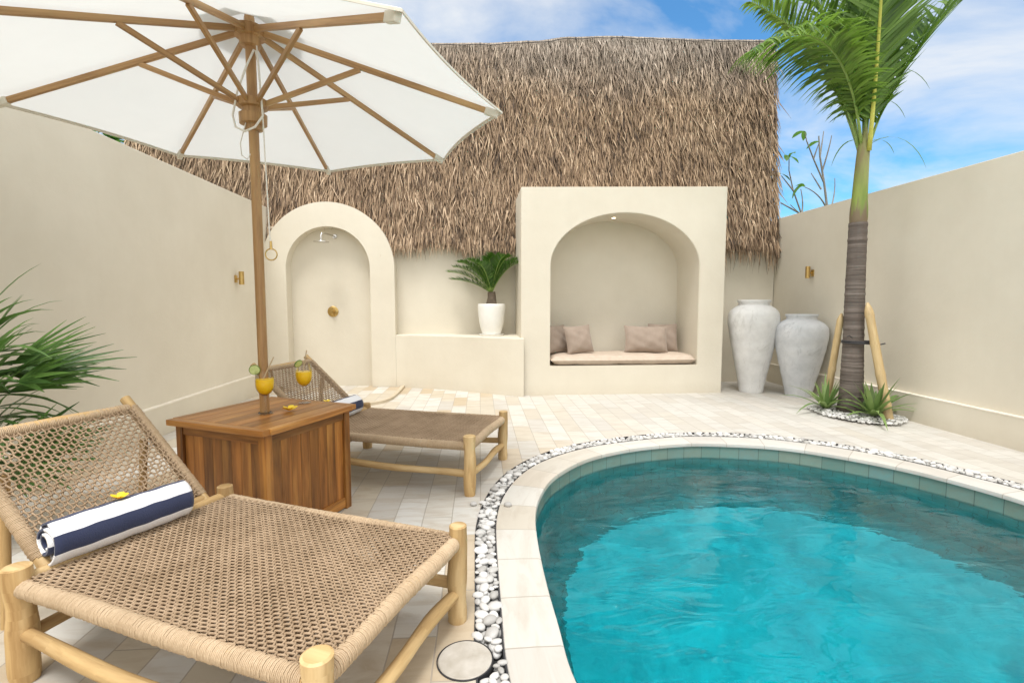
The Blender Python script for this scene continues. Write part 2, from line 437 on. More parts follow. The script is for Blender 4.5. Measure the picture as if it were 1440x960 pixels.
def catmull(pts, closed, step):
    pts = [V((p[0], p[1], 0)) for p in pts]; k = len(pts); out = []
    for i in range(k if closed else k-1):
        p0, p1, p2, p3 = (pts[(i+j-1) % k] if closed else pts[min(max(i+j-1, 0), k-1)] for j in range(4))
        m = max(2, int((p2-p1).length/step))
        for q in range(m):
            t = q/m
            out.append(.5*((2*p1) + (p2-p0)*t + (2*p0-5*p1+4*p2-p3)*t*t + (3*p1-p0-3*p2+p3)*t**3))
    if not closed: out.append(pts[-1])
    return out
def resample(c, n):
    d = [0]
    k = len(c)
    for i in range(k): d.append(d[-1] + (c[(i+1) % k]-c[i]).length)
    T = d[-1]; out = []; j = 0
    for i in range(n):
        s = T*i/n
        while d[j+1] < s: j += 1
        f = (s-d[j])/max(1e-9, d[j+1]-d[j])
        out.append(c[j].lerp(c[(j+1) % k], f))
    return out, T
def smooth_loop(c, it):
    k = len(c)
    for _ in range(it): c = [(c[i-1] + c[i]*2 + c[(i+1) % k])*.25 for i in range(k)]
    return c

# ------------------------------------------------------------------ pool outlines (metres, plan)
INNER = [(.301, 1.533), (.29, 1.812), (.281, 2.105), (.286, 2.5), (.311, 2.837), (.378, 3.132), (.521, 3.469), (.827, 3.84), (1.213, 4.075), (1.638, 4.2), (2.0, 4.222), (2.56, 4.08), (2.91, 3.82), (3.17, 3.52), (3.33, 3.2), (3.43, 2.843),
         (3.47, 2.3), (3.38, 1.6), (3.1, .95), (2.6, .5), (1.9, .3), (1.2, .38), (.7, .68), (.42, 1.1)]
COPE = [(.092, 1.547), (.081, 1.933), (.078, 2.388), (.088, 2.779), (.145, 3.12), (.283, 3.5), (.505, 3.825), (.87, 4.12), (1.29, 4.30), (1.75, 4.42), (2.05, 4.43), (2.56, 4.33), (2.93, 4.11), (3.22, 3.83), (3.41, 3.5), (3.53, 3.2), (3.615, 2.95),
        (3.67, 2.3), (3.58, 1.5), (3.27, .82), (2.7, .33), (1.9, .1), (1.1, .17), (.52, .5), (.2, 1.0)]
PEB = [(-.02, 1.547), (-.027, 1.933), (-.032, 2.388), (-.03, 2.70), (.02, 3.06), (.13, 3.43), (.32, 3.78), (.63, 4.11), (1.05, 4.35), (1.6, 4.53), (2.1, 4.56), (2.62, 4.46), (3.03, 4.22), (3.36, 3.88), (3.57, 3.53), (3.68, 3.2), (3.75, 2.95),
       (3.79, 2.3), (3.7, 1.45), (3.36, .74), (2.75, .22), (1.9, -.02), (1.05, .06), (.44, .42), (.1, .95)]
NL = 240
def loop(p):
    c, T = resample(catmull(p, True, .03), NL)
    return smooth_loop(c, 3), T
inner, TI = loop(INNER); cope, TC = loop(COPE); peb, TP = loop(PEB)
def nearest_start(c, ref):
    k = min(range(len(c)), key=lambda i: (c[i]-ref).length); return c[k:]+c[:k]
def match(c, base):          # same parameter as the base loop: nearest point along the outward normal
    out = []
    k = len(base)
    for i in range(k):
        t = (base[(i+1) % k]-base[i-1]).normalized(); nrm = V((-t.y, t.x, 0))
        best = min(c, key=lambda q: abs((q-base[i]).dot(t))*3 + (q-base[i]).length)
        out.append(base[i] + nrm*(best-base[i]).dot(nrm))
    return smooth_loop(out, 4)
cope = match(smooth_loop(resample(catmull(COPE, True, .03), 900)[0], 8), inner)
peb = match(smooth_loop(resample(catmull(PEB, True, .03), 900)[0], 8), inner)
cxy = sum(inner, V())/NL
cum = [0]
for i in range(NL): cum.append(cum[-1] + (inner[(i+1) % NL]-inner[i]).length)

def at_z(c, z): return [(p.x, p.y, z) for p in c]
# paving with the hole
def plane_with_hole(name, rect, hole, z, mat):
    bm = bmesh.new()
    (x0, y0, x1, y1) = rect
    o = [bm.verts.new(p) for p in ((x0, y0, z), (x1, y0, z), (x1, y1, z), (x0, y1, z))]
    h = [bm.verts.new((p[0], p[1], z)) for p in hole]
    es = [bm.edges.new((l[i], l[(i+1) % len(l)])) for l in (o, h) for i in range(len(l))]
    bmesh.ops.triangle_fill(bm, use_beauty=True, edges=es, normal=(0, 0, 1))
    bmesh.ops.recalc_face_normals(bm, faces=bm.faces)
    if bm.faces and sum(f.normal.z for f in bm.faces) < 0: bmesh.ops.reverse_faces(bm, faces=bm.faces)
    me = bpy.data.meshes.new(name); bm.to_mesh(me); bm.free(); me.materials.append(mat)
    ob = bpy.data.objects.new(name, me); C.objects.link(ob); return ob
pv = plane_with_hole('paving', (-3.02, -3.5, 4.56, 7.6), [(p.x, p.y) for p in peb], 0, M['paving']); tag(pv, None, None, kind='structure')
gr = plane_with_hole('ground', (-400, -400, 400, 400), [(-3.0, -3.4), (4.5, -3.4), (4.5, 7.4), (-3.0, 7.4)], -.05, M['grass']); tag(gr, None, None, kind='structure')

# pebble channel
mb = MB()
rows = [at_z(peb, 0), at_z(peb, -.035), at_z([p.lerp(q, .5) for p, q in zip(peb, cope)], -.036), at_z(cope, -.035)]
mb.grid(rows, close_u=True)
ch = mb.build('pebble_channel', M['dark_gap']); tag(ch, None, None, kind='structure')
# thin dark edging strips
mb = MB()
for src, other in ((peb, cope), (cope, peb)):
    a = [p.lerp(q, .004 if src is cope else .004) for p, q in zip(src, other)]
    b = [p + (q-p).normalized()*.006 for p, q in zip(a, other)]
    mb.grid([at_z(a, -.03), at_z(a, .003), at_z(b, .003), at_z(b, -.03)], close_u=True)
ed = mb.build('channel_edging', M['black'], smooth=False); tag(ed, None, None, kind='structure')
# coping
mb = MB()
prof = [(1.0, -.035), (1.0, -.003), (.985, .001), (.5, .002), (.06, .001), (.015, -.003), (.0, -.012), (.0, -.03)]
rows = []; uvs = []
lip = [p + (p-q).normalized()*.012 for p, q in zip(inner, cope)]
for t, z in prof:
    rows.append([(l.x+(c.x-l.x)*t, l.y+(c.y-l.y)*t, z) for l, c in zip(lip, cope)])
    uvs.append([(cum[i], .1+t*.2) for i in range(NL+1)])
mb.grid(rows, uvs, close_u=True)
mb.face(tuple([0]), None) if False else None
cp = mb.build('pool_coping', M['coping']); tag(cp, None, None, kind='structure')
# basin
FLZ = -1.08
mb = MB()
rows = []; uvs = []
def inset(d): return [p + (cxy-p).normalized()*d for p in inner]
for z, d in ((-.012, 0), (-.15, 0), (-.3, .0), (-.6, .0), (FLZ+.16, .01), (FLZ+.08, .03), (FLZ+.03, .08), (FLZ+.008, .14), (FLZ, .2)):
    rows.append(at_z(inset(d), z)); uvs.append([(cum[i], z-d+.012) for i in range(NL+1)])
mb.grid(rows, uvs, close_u=True)
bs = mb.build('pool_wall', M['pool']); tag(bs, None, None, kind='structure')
mb = MB()
ins = inset(.2); mb.v = [(p.x, p.y, FLZ) for p in ins]; mb.face(tuple(range(NL)), None)
fl = mb.build('pool_floor', M['pool_floor'], smooth=False); tag(fl, None, None, kind='structure')
# water: a closed body; its sides and bottom lie in the stone
WZ = -.132
mb = MB()
ow = [p + (p-cxy).normalized()*.006 for p in inner]
mb.v = at_z(ow, WZ) + at_z(ow, FLZ-.02)
mb.face(tuple(range(NL)), None); mb.face(tuple(range(2*NL-1, NL-1, -1)), None)
for i in range(NL):
    j = (i+1) % NL; mb.face((i, NL+i, NL+j, j), None)
wt = mb.build('pool_water', M['water'], smooth=False); tag(wt, None, None, kind='structure')
bm = bmesh.new(); bm.from_mesh(wt.data); bmesh.ops.recalc_face_normals(bm, faces=bm.faces); bm.to_mesh(wt.data); bm.free()

# ------------------------------------------------------------------ pebbles
def pebble_mesh(seed, sub=2):
    rs = random.Random(seed)
    bm = bmesh.new(); bmesh.ops.create_icosphere(bm, subdivisions=sub, radius=1)
    ph = [rs.uniform(0, 6) for _ in range(4)]
    for v in bm.verts:
        k = 1 + .07*math.sin(v.co.x*2+ph[0]) + .06*math.sin(v.co.y*2.4+ph[1]) + .03*math.sin(v.co.x*4+v.co.y*3+ph[2])
        v.co *= k
    me = bpy.data.meshes.new('pebble'); bm.to_mesh(me); bm.free()
    at = me.attributes.new('tone', 'FLOAT', 'FACE'); at.data.foreach_set('value', [rs.random()]*len(me.polygons))
    me.polygons.foreach_set('use_smooth', [True]*len(me.polygons)); me.materials.append(M['pebble']); return me
PM = [pebble_mesh(i) for i in range(8)]
rp = random.Random(11)
DR = (-.058, 1.655, .104)
spots = []
cell = {}
def try_spot(x, y, r, z):
    k = (int(x/.07), int(y/.07), z)
    for a in (-1, 0, 1):
        for b in (-1, 0, 1):
            for (qx, qy, qr) in cell.get((k[0]+a, k[1]+b, z), ()):
                if (qx-x)**2+(qy-y)**2 < ((qr+r)*.86)**2: return False
    cell.setdefault(k, []).append((x, y, r)); return True
for layer, tries in ((0, 26000), (1, 7000)):
    for _ in range(tries):
        i = rp.randrange(NL); f = rp.random(); j = (i+1) % NL
        u = rp.uniform(.10, .90)
        a = peb[i].lerp(peb[j], f); b = cope[i].lerp(cope[j], f)
        p = a.lerp(b, u); r = rp.choice((.015, .019, .022, .025, .028)) if _ < tries*.7 else rp.choice((.010, .012, .014))
        wdt = (b-a).length
        if min(u, 1-u)*wdt < r*.72: continue
        if (p.x-DR[0])**2 + (p.y-DR[1])**2 < (DR[2]+r)**2: continue
        if not try_spot(p.x, p.y, r, layer): continue
        spots.append((p.x, p.y, (-.020 if layer == 0 else .000) + rp.uniform(-.003, .004), r))
# a few stray pebbles on the coping and paving, as in the photo
spots += [(-.045, 2.985, .012, .02), (.012, 3.0, .012, .018), (.165, 2.96, .012, .02), (-.02, 2.2, .012, .008)]
CAMP = V((0, 0, 1.25)); YAW = R(3.68)
def seen(x, y):
    d = y*math.cos(YAW)+x*math.sin(YAW); q = x*math.cos(YAW)-y*math.sin(YAW)
    return d > 1.3 and abs(q/d) < 1.03
near = sorted([s for s in spots if seen(s[0], s[1])], key=lambda s: ((V(s[:3])-CAMP).length)/(s[3]+.004))[:300]
nid = set(near)
def pebble_mtx(x, y, z, r, rr):
    return Matrix.Translation((x, y, z)) @ Matrix.Rotation(rr.uniform(0, PI), 4, 'Z') @ Matrix.Rotation(rr.uniform(-.35, .35), 4, 'X') @ Matrix.Diagonal((r*rr.uniform(1.1, 1.45), r*rr.uniform(.85, 1.0), r*rr.uniform(.55, .75), 1))
for s in near:
    o = bpy.data.objects.new('pebble', PM[rp.randrange(8)]); C.objects.link(o); o.matrix_world = pebble_mtx(*s, rp)
    tag(o, 'smooth white pebble in the curved strip round the pool', 'pebble', 'white pebbles in the strip round the pool')
LOWP = []
for i in range(4):
    bm = bmesh.new(); bmesh.ops.create_icosphere(bm, subdivisions=1, radius=1.05)
    b = MB(); bm.verts.ensure_lookup_table(); b.v = [tuple(v.co) for v in bm.verts]
    for f in bm.faces: b.face(tuple(v.index for v in f.verts))
    bm.free(); LOWP.append(b)
mb = MB()
for s in spots:
    if s in nid: continue
    src = rp.choice(LOWP); src.t = [rp.random()]*len(src.f)
    mb.append(src, pebble_mtx(*s, rp))
o = mb.build('pebble_strip', M['pebble']); tag(o, 'farther white pebbles filling the curved strip round the pool', 'pebbles', kind='stuff')
# bed round the palm
mb = MB(); n = 0; PC = (4.17, 5.19)
soil = MB(); soil.lathe([(.46, -.02), (.46, .006), (.30, .022), (.02, .03)], 40, cap1=True)
so = soil.build('planting_bed', M['soil'], loc=(PC[0]-.03, PC[1], 0)); tag(so, None, None, kind='structure')
so.scale = (.78, 1.05, 1)
cell = {}
for _ in range(9000):
    a = rp.uniform(0, 2*PI); q = math.sqrt(rp.random()); r = rp.uniform(.012, .022)
    x = PC[0]-.03+.40*q*math.cos(a); y = PC[1]+.53*q*math.sin(a)
    if x > 4.48: continue
    if not try_spot(x, y, r, 0): continue
    src = rp.choice(LOWP); src.t = [rp.random()]*len(src.f)
    mb.append(src, Matrix.Translation((x, y, .024+.02*(1-q)+rp.uniform(-.003, .006))) @ Matrix.Rotation(rp.uniform(0, PI), 4, 'Z') @ Matrix.Rotation(rp.uniform(-.5, .5), 4, 'X') @ Matrix.Diagonal((r*1.5, r*.9, r*.55, 1)))
o = mb.build('pebble_bed', M['pebble']); tag(o, 'long white pebbles heaped round the foot of the palm', 'pebbles', kind='stuff')

# drain cover
t = thing('drain_cover', 'round stone drain cover with a dark rim beside the near lounger', 'drain cover', (DR[0], DR[1], 0))
mb = MB(); mb.lathe([(.094, -.03), (.094, .004), (.091, .0065), (.02, .0065)], 48, cap1=True); mb.build('lid', M['drain_stone'], t)
mb = MB(); mb.lathe([(.0995, -.03), (.0995, .004), (.0955, .004), (.0955, -.03)], 48); mb.build('rim', M['black'], t)

# ------------------------------------------------------------------ walls
def prism_xz(mb, outline, y0, y1, holes=None):
    pass
def side_wall(x_in, sgn, h, name, label, y0, y1):
    t = thing(name, label, 'wall', (x_in, 0, 0))
    mb = MB(); mb.box((sgn*.09, (y0+y1)/2, h/2-.03), (.18, y1-y0, h+.06)); mb.build('wall', M['plaster'], t, smooth=False, bevel=.008)
    mb = MB(); mb.box((-sgn*.02, (y0+y1)/2, .122), (.056, y1-y0-.02, .304)); p = mb.build('plinth', M['plaster'], t, smooth=False)
    mb = MB(); mb.box((-sgn*.021, (y0+y1)/2, .2805), (.06, y1-y0-.03, .013)); mb.build('ledge', M['ledge'], p, smooth=False, bevel=.003)
    return t
side_wall(-3.015, -1, 2.585, 'boundary_wall', 'tall cream plaster wall behind the umbrella and loungers', -3.5, 7.58)
side_wall(4.56, 1, 2.515, 'boundary_wall', 'cream plaster wall behind the palm tree and vases', -3.5, 7.58)
t = thing('back_wall', 'cream back wall under the hanging thatch, behind shower arch and alcove', 'wall', (0, 7.5, 0))
mb = MB(); mb.box((2.45, .1, 1.08), (4.2, .2, 2.22)); mb.box((-1.33, .1, 1.15), (3.36, .2, 2.36)); mb.build('wall', M['plaster'], t, smooth=False)

def arch_pts(cx, hw, z0, zs, rise, n=40):
    """outline from bottom left up over to bottom right"""
    p = [(cx-hw, z0)]
    for i in range(n+1):
        a = PI - PI*i/n
        p.append((cx+hw*math.cos(a), zs+rise*math.sin(a)))
    p.append((cx+hw, z0)); return p
def solid_arch(name, outer, innerp, y0, y1, yback, mat, parent=None, loc=(0, 0, 0), rotz=0):
    """front face between outer outline and arch opening (both same count), reveals, niche back"""
    mb = MB(); k = len(outer)
    F = [(x, y0, z) for x, z in outer]; I = [(x, y0, z) for x, z in innerp]
    # front
    mb.grid([F, I])
    # reveal of the opening
    mb.grid([I, [(x, yback, z) for x, z in innerp]])
    # niche back
    b = len(mb.v); mb.v += [(x, yback, z) for x, z in innerp]; mb.face(tuple(range(b, b+k)))
    # outside
    mb.grid([[(x, y1, z) for x, z in outer], F])
    return mb
# shower arch: semicircle, radius .585 inside and .93 outside
SC = (-2.152, 7.29)
outer = arch_pts(0, .93, -.02, 1.72, .93); innr = arch_pts(0, .585, -.02, 1.722, .588)
mb = solid_arch('x', outer, innr, 0, .21, .2, None)
t = thing('shower_arch', 'cream round-topped shower arch with a shallow niche', 'shower arch', (SC[0], SC[1], 0))
o = mb.build('surround', M['plaster'], t, autosmooth=30, weld=.0005)
def fix_normals(o):
    bm = bmesh.new(); bm.from_mesh(o.data); bmesh.ops.recalc_face_normals(bm, faces=bm.faces); bm.to_mesh(o.data); bm.free()
# wall left of the arch, up to its flat top
mb = MB(); mb.box((-3.0+.02, 7.44, 1.14), (.36, .12, 2.34)); t2 = None
o = mb.build('side_panel', M['plaster'], t, loc=(-SC[0], -SC[1]+.0, 0), smooth=False)
# shower pad and kerb
pad = [(-3.0, 5.95), (-1.62, 5.93), (-1.38, 5.99), (-1.22, 6.12), (-1.13, 6.33), (-1.10, 6.7), (-1.10, 7.28)]
pc = catmull(pad, False, .04)
mb = MB(); pts = [(p.x, p.y, .012) for p in pc] + [(-3.0, 7.28, .012)]
mb.v = pts; mb.face(tuple(range(len(pts)))); o = mb.build('shower_floor', M['paving'], smooth=False); tag(o, None, None, kind='structure')
mb = MB(); 
o1 = []; 
for i, p in enumerate(pc):
    tt = (pc[min(i+1, len(pc)-1)] - pc[max(i-1, 0)]).normalized(); nn = V((-tt.y, tt.x, 0)); o1.append(nn)
mb.grid([[(p.x-nn.x*.0, p.y-nn.y*.0, 0) for p, nn in zip(pc, o1)], [(p.x, p.y, .035) for p in pc], [(p.x+nn.x*.045, p.y+nn.y*.045, .037) for p, nn in zip(pc, o1)], [(p.x+nn.x*.045, p.y+nn.y*.045, .0) for p, nn in zip(pc, o1)]])
M['kerb'] = mottled('tan_kerb_stone', (.47, .39, .27), (.58, .50, .38), 7, .7)
o = mb.build('shower_kerb', M['kerb']); tag(o, 'low tan stone kerb curving round the shower floor', 'kerb')

# low wall between arch and alcove
fp = catmull([(-1.22, 7.29), (-1.06, 7.262), (-.70, 7.14), (-.355, 6.985), (.05, 6.75), (.35, 6.57), (.57, 6.46)], False, .06)
mb = MB(); zt = .768
fr = [(p.x, p.y) for p in fp]
mb.grid([[(x, y, -.02) for x, y in fr], [(x, y, zt-.006) for x, y in fr], [(x, y+.006, zt) for x, y in fr], [(x, 7.50, zt) for x, y in fr]])
o = mb.build('low_wall', M['plaster'], autosmooth=40); tag(o, 'low cream wall with a flat top carrying the potted cycad', 'wall')

# seating alcove
AC = V((1.925, 6.572, 0)); AR = R(.6); HW = 1.385
outer = []; n = 40
ino = arch_pts(.018, 1.012, .392, 1.712, .706, n)
k = len(ino)
W, Z1 = HW, 2.755
# map the arch outline outwards to the rectangle, splitting at the corners
def to_rect(x, z):
    if z <= 1.0: return (math.copysign(W, x), z)
    dx, dz = x/W, (z-1.0)/(Z1-1.0)
    m = max(abs(dx), dz); return (dx/m*W, 1.0+dz/m*(Z1-1.0))
ino_f = [(x, .392 + (z-.392)) for x, z in ino]
op = [(ino_f[0][0], .392)] + [(ino_f[0][0], .392+(1.712-.392)*i/8) for i in range(1, 8)] + ino_f[1:-1] + [(ino_f[-1][0], 1.712-(1.712-.392)*i/8) for i in range(1, 9)]
out = [to_rect(*p) for p in op]
# snap nearest to exact corners
for cx in (-W, W):
    j = min(range(len(out)), key=lambda i: abs(out[i][0]-cx)+abs(out[i][1]-Z1)); out[j] = (cx, Z1)
out = [(x, z + .026*x/W*max(0, (z-1.0)/(Z1-1.0))) for x, z in out]
mb = MB(); DEP = .90; NB = .74
mb.grid([[(x, 0, z) for x, z in out], [(x, 0, z) for x, z in op]])
mb.grid([[(x, 0, z) for x, z in op], [(x, NB, z) for x, z in op]])
b = len(mb.v); mb.v += [(x, NB, z) for x, z in op]; mb.face(tuple(range(b, b+len(op))))
mb.grid([[(x, DEP, z) for x, z in out], [(x, 0, z) for x, z in out]])
# bottom: front below the opening, seat slab
b = len(mb.v); mb.v += [(-W, 0, -.02), (W, 0, -.02), (W, 0, .392), (op[-1][0], 0, .392), (op[0][0], 0, .392), (-W, 0, .392)]; mb.face(tuple(range(b, b+6)))
b = len(mb.v); mb.v += [(op[0][0], 0, .392), (op[-1][0], 0, .392), (op[-1][0], NB, .392), (op[0][0], NB, .392)]; mb.face(tuple(range(b, b+4)))
for sx in (-W, W):
    b = len(mb.v); mb.v += [(sx, 0, -.02), (sx, DEP, -.02), (sx, DEP, .392), (sx, 0, .392)]; mb.face(tuple(range(b, b+4)))
t = thing('seating_alcove', 'cream square block with a wide arched seating niche', 'alcove', AC, AR)
o = mb.build('block', M['plaster'], t, autosmooth=32, weld=.0005); fix_normals(o)
bm = bmesh.new(); bm.from_mesh(o.data)
es = [e for e in bm.edges if len(e.link_faces) == 2 and e.calc_face_angle(0) > R(60)]
bmesh.ops.bevel(bm, geom=es, offset=.007, segments=2, affect='EDGES'); bm.to_mesh(o.data); bm.free()
o.data.set_sharp_from_angle(angle=R(32))
mb = MB(); mb.lathe([(.036, 0), (.036, -.008), (.026, -.010), (.026, .0)], 24); dl = mb.build('downlight', M['white_paint'], t, loc=(-.06, .36, 2.413))
mb = MB(); mb.lathe([(.026, -.006), (.002, -.006)], 24, cap1=True); mb.build('lens', M['lens'], dl)

# soft goods
def superbox(lx, ly, lz, e=.35, nx=20, nz=8, puff=0.0, crown=0.0):
    """rounded cushion by superellipsoid mapping"""
    mb = MB(); nu, nv = 40, 16
    rows = []
    def sp(w, m): return math.copysign(abs(w)**m, w)
    for i in range(nv+1):
        v = -PI/2 + PI*i/nv; row = []
        for j in range(nu):
            u = 2*PI*j/nu
            row.append((lx/2*sp(math.cos(v), e)*sp(math.cos(u), e), ly/2*sp(math.cos(v), e)*sp(math.sin(u), e), lz/2*sp(math.sin(v), e)))
        rows.append(row)
    mb.grid(rows, close_u=True); return mb
def cushion_slab(lx, ly, lz):
    mb = MB(); nx, ny = 36, 12
    import math as m_
    top = []
    for j in range(ny+1):
        row = []
        for i in range(nx+1):
            u, v = i/nx*2-1, j/ny*2-1
            w = (1-abs(u)**14)*(1-abs(v)**8)
            z = lz*.5*min(1, w*1.0)**.4 if w > 0 else 0
            z += .004*math.sin(u*9+v*2)+.003*math.sin(u*21)
            row.append((lx/2*u, ly/2*v, max(z, 0) if abs(u) < 1 and abs(v) < 1 else 0))
        top.append(row)
    mb.grid(top); mb.grid([[(x, y, -max(z, 0)*1.0) for x, y, z in r] for r in top][::-1]); return mb
mb = cushion_slab(2.0, .70, .135)
o = mb.build('seat_cushion', M['cushion'], weld=.0005, loc=AC + V((.018, .335, .392+.071)), rotz=AR); tag(o, 'long flat pinkish beige seat cushion filling the alcove bench', 'cushion')
def pillow(w, h, thick, seed):
    rs = random.Random(seed); mb = MB(); n = 22
    fr, bk = [], []
    for j in range(n+1):
        a, b = [], []
        for i in range(n+1):
            u, v = i/n*2-1, j/n*2-1
            pin = 1-.07*(1-(abs(v))**2)*0 
            x = w/2*u*(1-.055*(1-u*u)*0-.06*(1-abs(v)**2.2)*abs(u)**2)
            z = h/2*v*(1-.06*(1-abs(u)**2.2)*abs(v)**2)
            d = max(0, (1-abs(u)**2.6)*(1-abs(v)**2.6))**.55*thick/2
            d += .006*math.sin(u*7+seed)*math.sin(v*6+seed*2)*(1-u*u)*(1-v*v)
            d += .004*math.sin(9*(u*.7+v)+seed)*(1-u**4)*(1-v**4)
            a.append((x, -d, z)); b.append((x, d, z))
        fr.append(a); bk.append(b)
    mb.grid(fr); mb.grid(bk[::-1]); return mb
def place_pillow(label, x, y, z, w, h, th, yaw, tilt, roll, seed):
    mb = pillow(w, h, th, seed)
    o = mb.build('pillow', M['pillow'], weld=.0005)
    o.matrix_world = Matrix.Translation(AC) @ Matrix.Rotation(AR, 4, 'Z') @ Matrix.Translation((x, y, z)) @ Matrix.Rotation(R(yaw), 4, 'Z') @ Matrix.Rotation(R(tilt), 4, 'X') @ Matrix.Rotation(R(roll), 4, 'Y')
    tag(o, label, 'pillow', 'taupe pillows in the alcove')
CT = .392+.138
place_pillow('square taupe pillow at the left jamb, half hidden behind another', -.84, .42, CT+.195, .42, .40, .15, 38, -14, 0, 1)
place_pillow('square taupe pillow leaning in front at the left of the alcove', -.545, .30, CT+.195, .41, .40, .16, 14, -16, -4, 2)
place_pillow('oblong taupe pillow in front at the right of the alcove', .425, .33, CT+.19, .62, .385, .17, -4, -15, 1.5, 3)
place_pillow('square taupe pillow at the right, partly behind the oblong one', .745, .52, CT+.20, .42, .41, .14, -10, -14, 0, 4)

# shower fittings
t = thing('rain_shower', 'brushed rain shower head on an arm high in the arched niche', 'shower head', (-2.10, 7.487, 2.19))
mb = MB(); mb.tube([(0, .003, 0), (0, -.02, 0)], [.034, .03], 20); mb.build('flange', M['chrome'], t)
mb = MB(); mb.tube([(0, -.02, 0), (-.015, -.15, .003), (-.05, -.30, .004), (-.075, -.37, -.004), (-.08, -.385, -.03), (-.08, -.385, -.10)], .0115, 12); mb.build('arm', M['chrome'], t)
mb = MB(); mb.lathe([(.012, .02), (.02, .004), (.105, .0), (.105, -.009), (.002, -.010)], 36, c=(-.08, -.385, -.115), cap1=True); mb.build('head', M['chrome'], t)
t = thing('shower_valve', 'round brass shower valve on the niche wall', 'shower valve', (-2.155, 7.487, 1.105))
rotm = Matrix.Rotation(PI/2, 4, 'X')
def lathe_y(prof, n=32, cap1=True):
    a = MB(); a.lathe(prof, n, cap1=cap1); b = MB(); b.append(a, rotm); return b
lathe_y([(.078, -.003), (.078, .006), (.072, .010), (.03, .010)]).build('plate', M['brass'], t)
h = lathe_y([(.026, .009), (.026, .045), (.022, .05)]); h.tube([(0, -.035, 0), (.012, -.042, -.075)], [.008, .006], 10); h.build('handle', M['brass'], t)

# wall lamps
def wall_lamp(x, y, z, sgn, label):
    t = thing('wall_lamp', label, 'wall lamp', (x, y, z), 0, 'brass wall lamps')
    mb = MB(); mb.box((sgn*.008, 0, -.01), (.018, .05, .09)); mb.tube([(sgn*.015, 0, -.01), (sgn*.05, 0, -.01)], .012, 12); mb.build('bracket', M['brass'], t, bevel=.003)
    mb = MB(); mb.lathe([(.023, -.078), (.030, -.08), (.030, .08), (.025, .08), (.025, -.05), (.002, -.05)], 28, c=(sgn*.075, 0, 0)); mb.build('body', M['brass'], t)
wall_lamp(-3.015, 6.40, 1.54, 1, 'small brass cylinder lamp on the tall wall behind the umbrella pole')
wall_lamp(4.56, 6.60, 1.65, -1, 'small brass cylinder lamp on the wall above the grey vases')

# ------------------------------------------------------------------ thatch
t = thing('thatch_roof', 'steep brown thatched roof rising behind the courtyard', 'roof', (0, 0, 0))
XL, XR = -4.95, 4.52
def ridge(x):
    P = [(-5.2, 4.92), (-.65, 5.02), (.1, 5.045), (.8, 5.10), (1.4, 5.18), (2.05, 5.215), (3.2, 5.21), (4.6, 5.235)]
    for (a, za), (b, zb) in zip(P, P[1:]):
        if x <= b:
            s = (x-a)/(b-a); s = s*s*(3-2*s); return za+(zb-za)*s
    return P[-1][1]
def eave(x):
    z = 1.985 + .03*math.sin(x*5.1)+.02*math.sin(x*13.7)+.015*math.sin(x*31)
    z += .13*math.exp(-((x+.52)/.22)**2) - .03*math.exp(-((x-.3)/.3)**2)
    if x < -2.4: z += .12
    return z
def face_y(z): return 7.43 + .30*(z-2.0)/3.2
mb = MB(); nx = 60
rows = []
for fz in range(8):
    rows.append([(XL+.02+(XR-XL-.04)*i/nx, face_y(2.13+(ridge(XL+(XR-XL)*i/nx)-.03-2.13)*fz/7) + .10*(1-fz/7), eave(XL+(XR-XL)*i/nx)*0+2.13+(ridge(XL+(XR-XL)*i/nx)-.03-2.13)*fz/7) for i in range(nx+1)])
mb.grid(rows)
mb.grid([rows[-1], [(x, y+1.2, z-.12) for x, y, z in rows[-1]]])
mb.grid([[rows[i][-1] for i in range(8)], [(rows[i][-1][0], 8.9, rows[i][-1][2]) for i in range(8)]])
mb.grid([[rows[i][0] for i in range(8)], [(rows[i][0][0], 8.9, rows[i][0][2]) for i in range(8)]])
mb.build('underlay', M['thatch_back'], t)
rt = random.Random(5)
mb = MB()
def strand(x, z, ln, lean, wid, lift, y=None):
    if abs(x-1.925) < 1.30 and z < 2.70: return           # inside the alcove block
    if abs(x+2.152) < .88 and z < 1.72+math.sqrt(.88**2-(x+2.152)**2): return     # inside the shower arch
    y0 = face_y(z) - .012 if y is None else y
    s = math.sin(lean)
    tw = V((1, rt.uniform(-.55, .55), 0)).normalized()
    p0 = V((x, y0, z)); p1 = V((x+s*ln*.5, y0-lift*.55-.01, z-ln*.52)); p2 = V((x+s*ln*1.15, y0-lift, z-ln))
    mb.tone = min(1, max(0, rt.gauss(.47, .30)))
    mb.strip([p0, p1, p2], [wid, wid*.85, wid*.12], tw)
z = 2.12
while z < 5.26:
    x = XL
    while x < XR+.03:
        x += rt.uniform(.009, .024)
        if z > ridge(x)+.02: continue
        if x > XR+.03: break
        zz = z + rt.uniform(-.035, .035)
        zz = min(zz, ridge(x)+.02)
        ln = rt.uniform(.18, .38)
        if zz-ln < eave(x)-.05: ln = max(.1, zz-eave(x)+rt.uniform(-.06, .05))
        strand(x, zz, ln, rt.gauss(0, .19), rt.uniform(.0045, .0118), rt.uniform(.015, .13))
    z += .046
# ragged drip line
x = XL
while x < XR:
    x += rt.uniform(.006, .016)
    for k in range(2):
        e = eave(x); strand(x, e+rt.uniform(.08, .22), rt.uniform(.12, .30), rt.gauss(0, .13), rt.uniform(.004, .0085), rt.uniform(.0, .07), y=7.40-rt.uniform(0, .06))
    if x > 3.25 and rt.random() < .5:
        strand(x, eave(x)+.05, rt.uniform(.12, .42), rt.gauss(0, .16), rt.uniform(.003, .006), rt.uniform(0, .05), y=7.38)
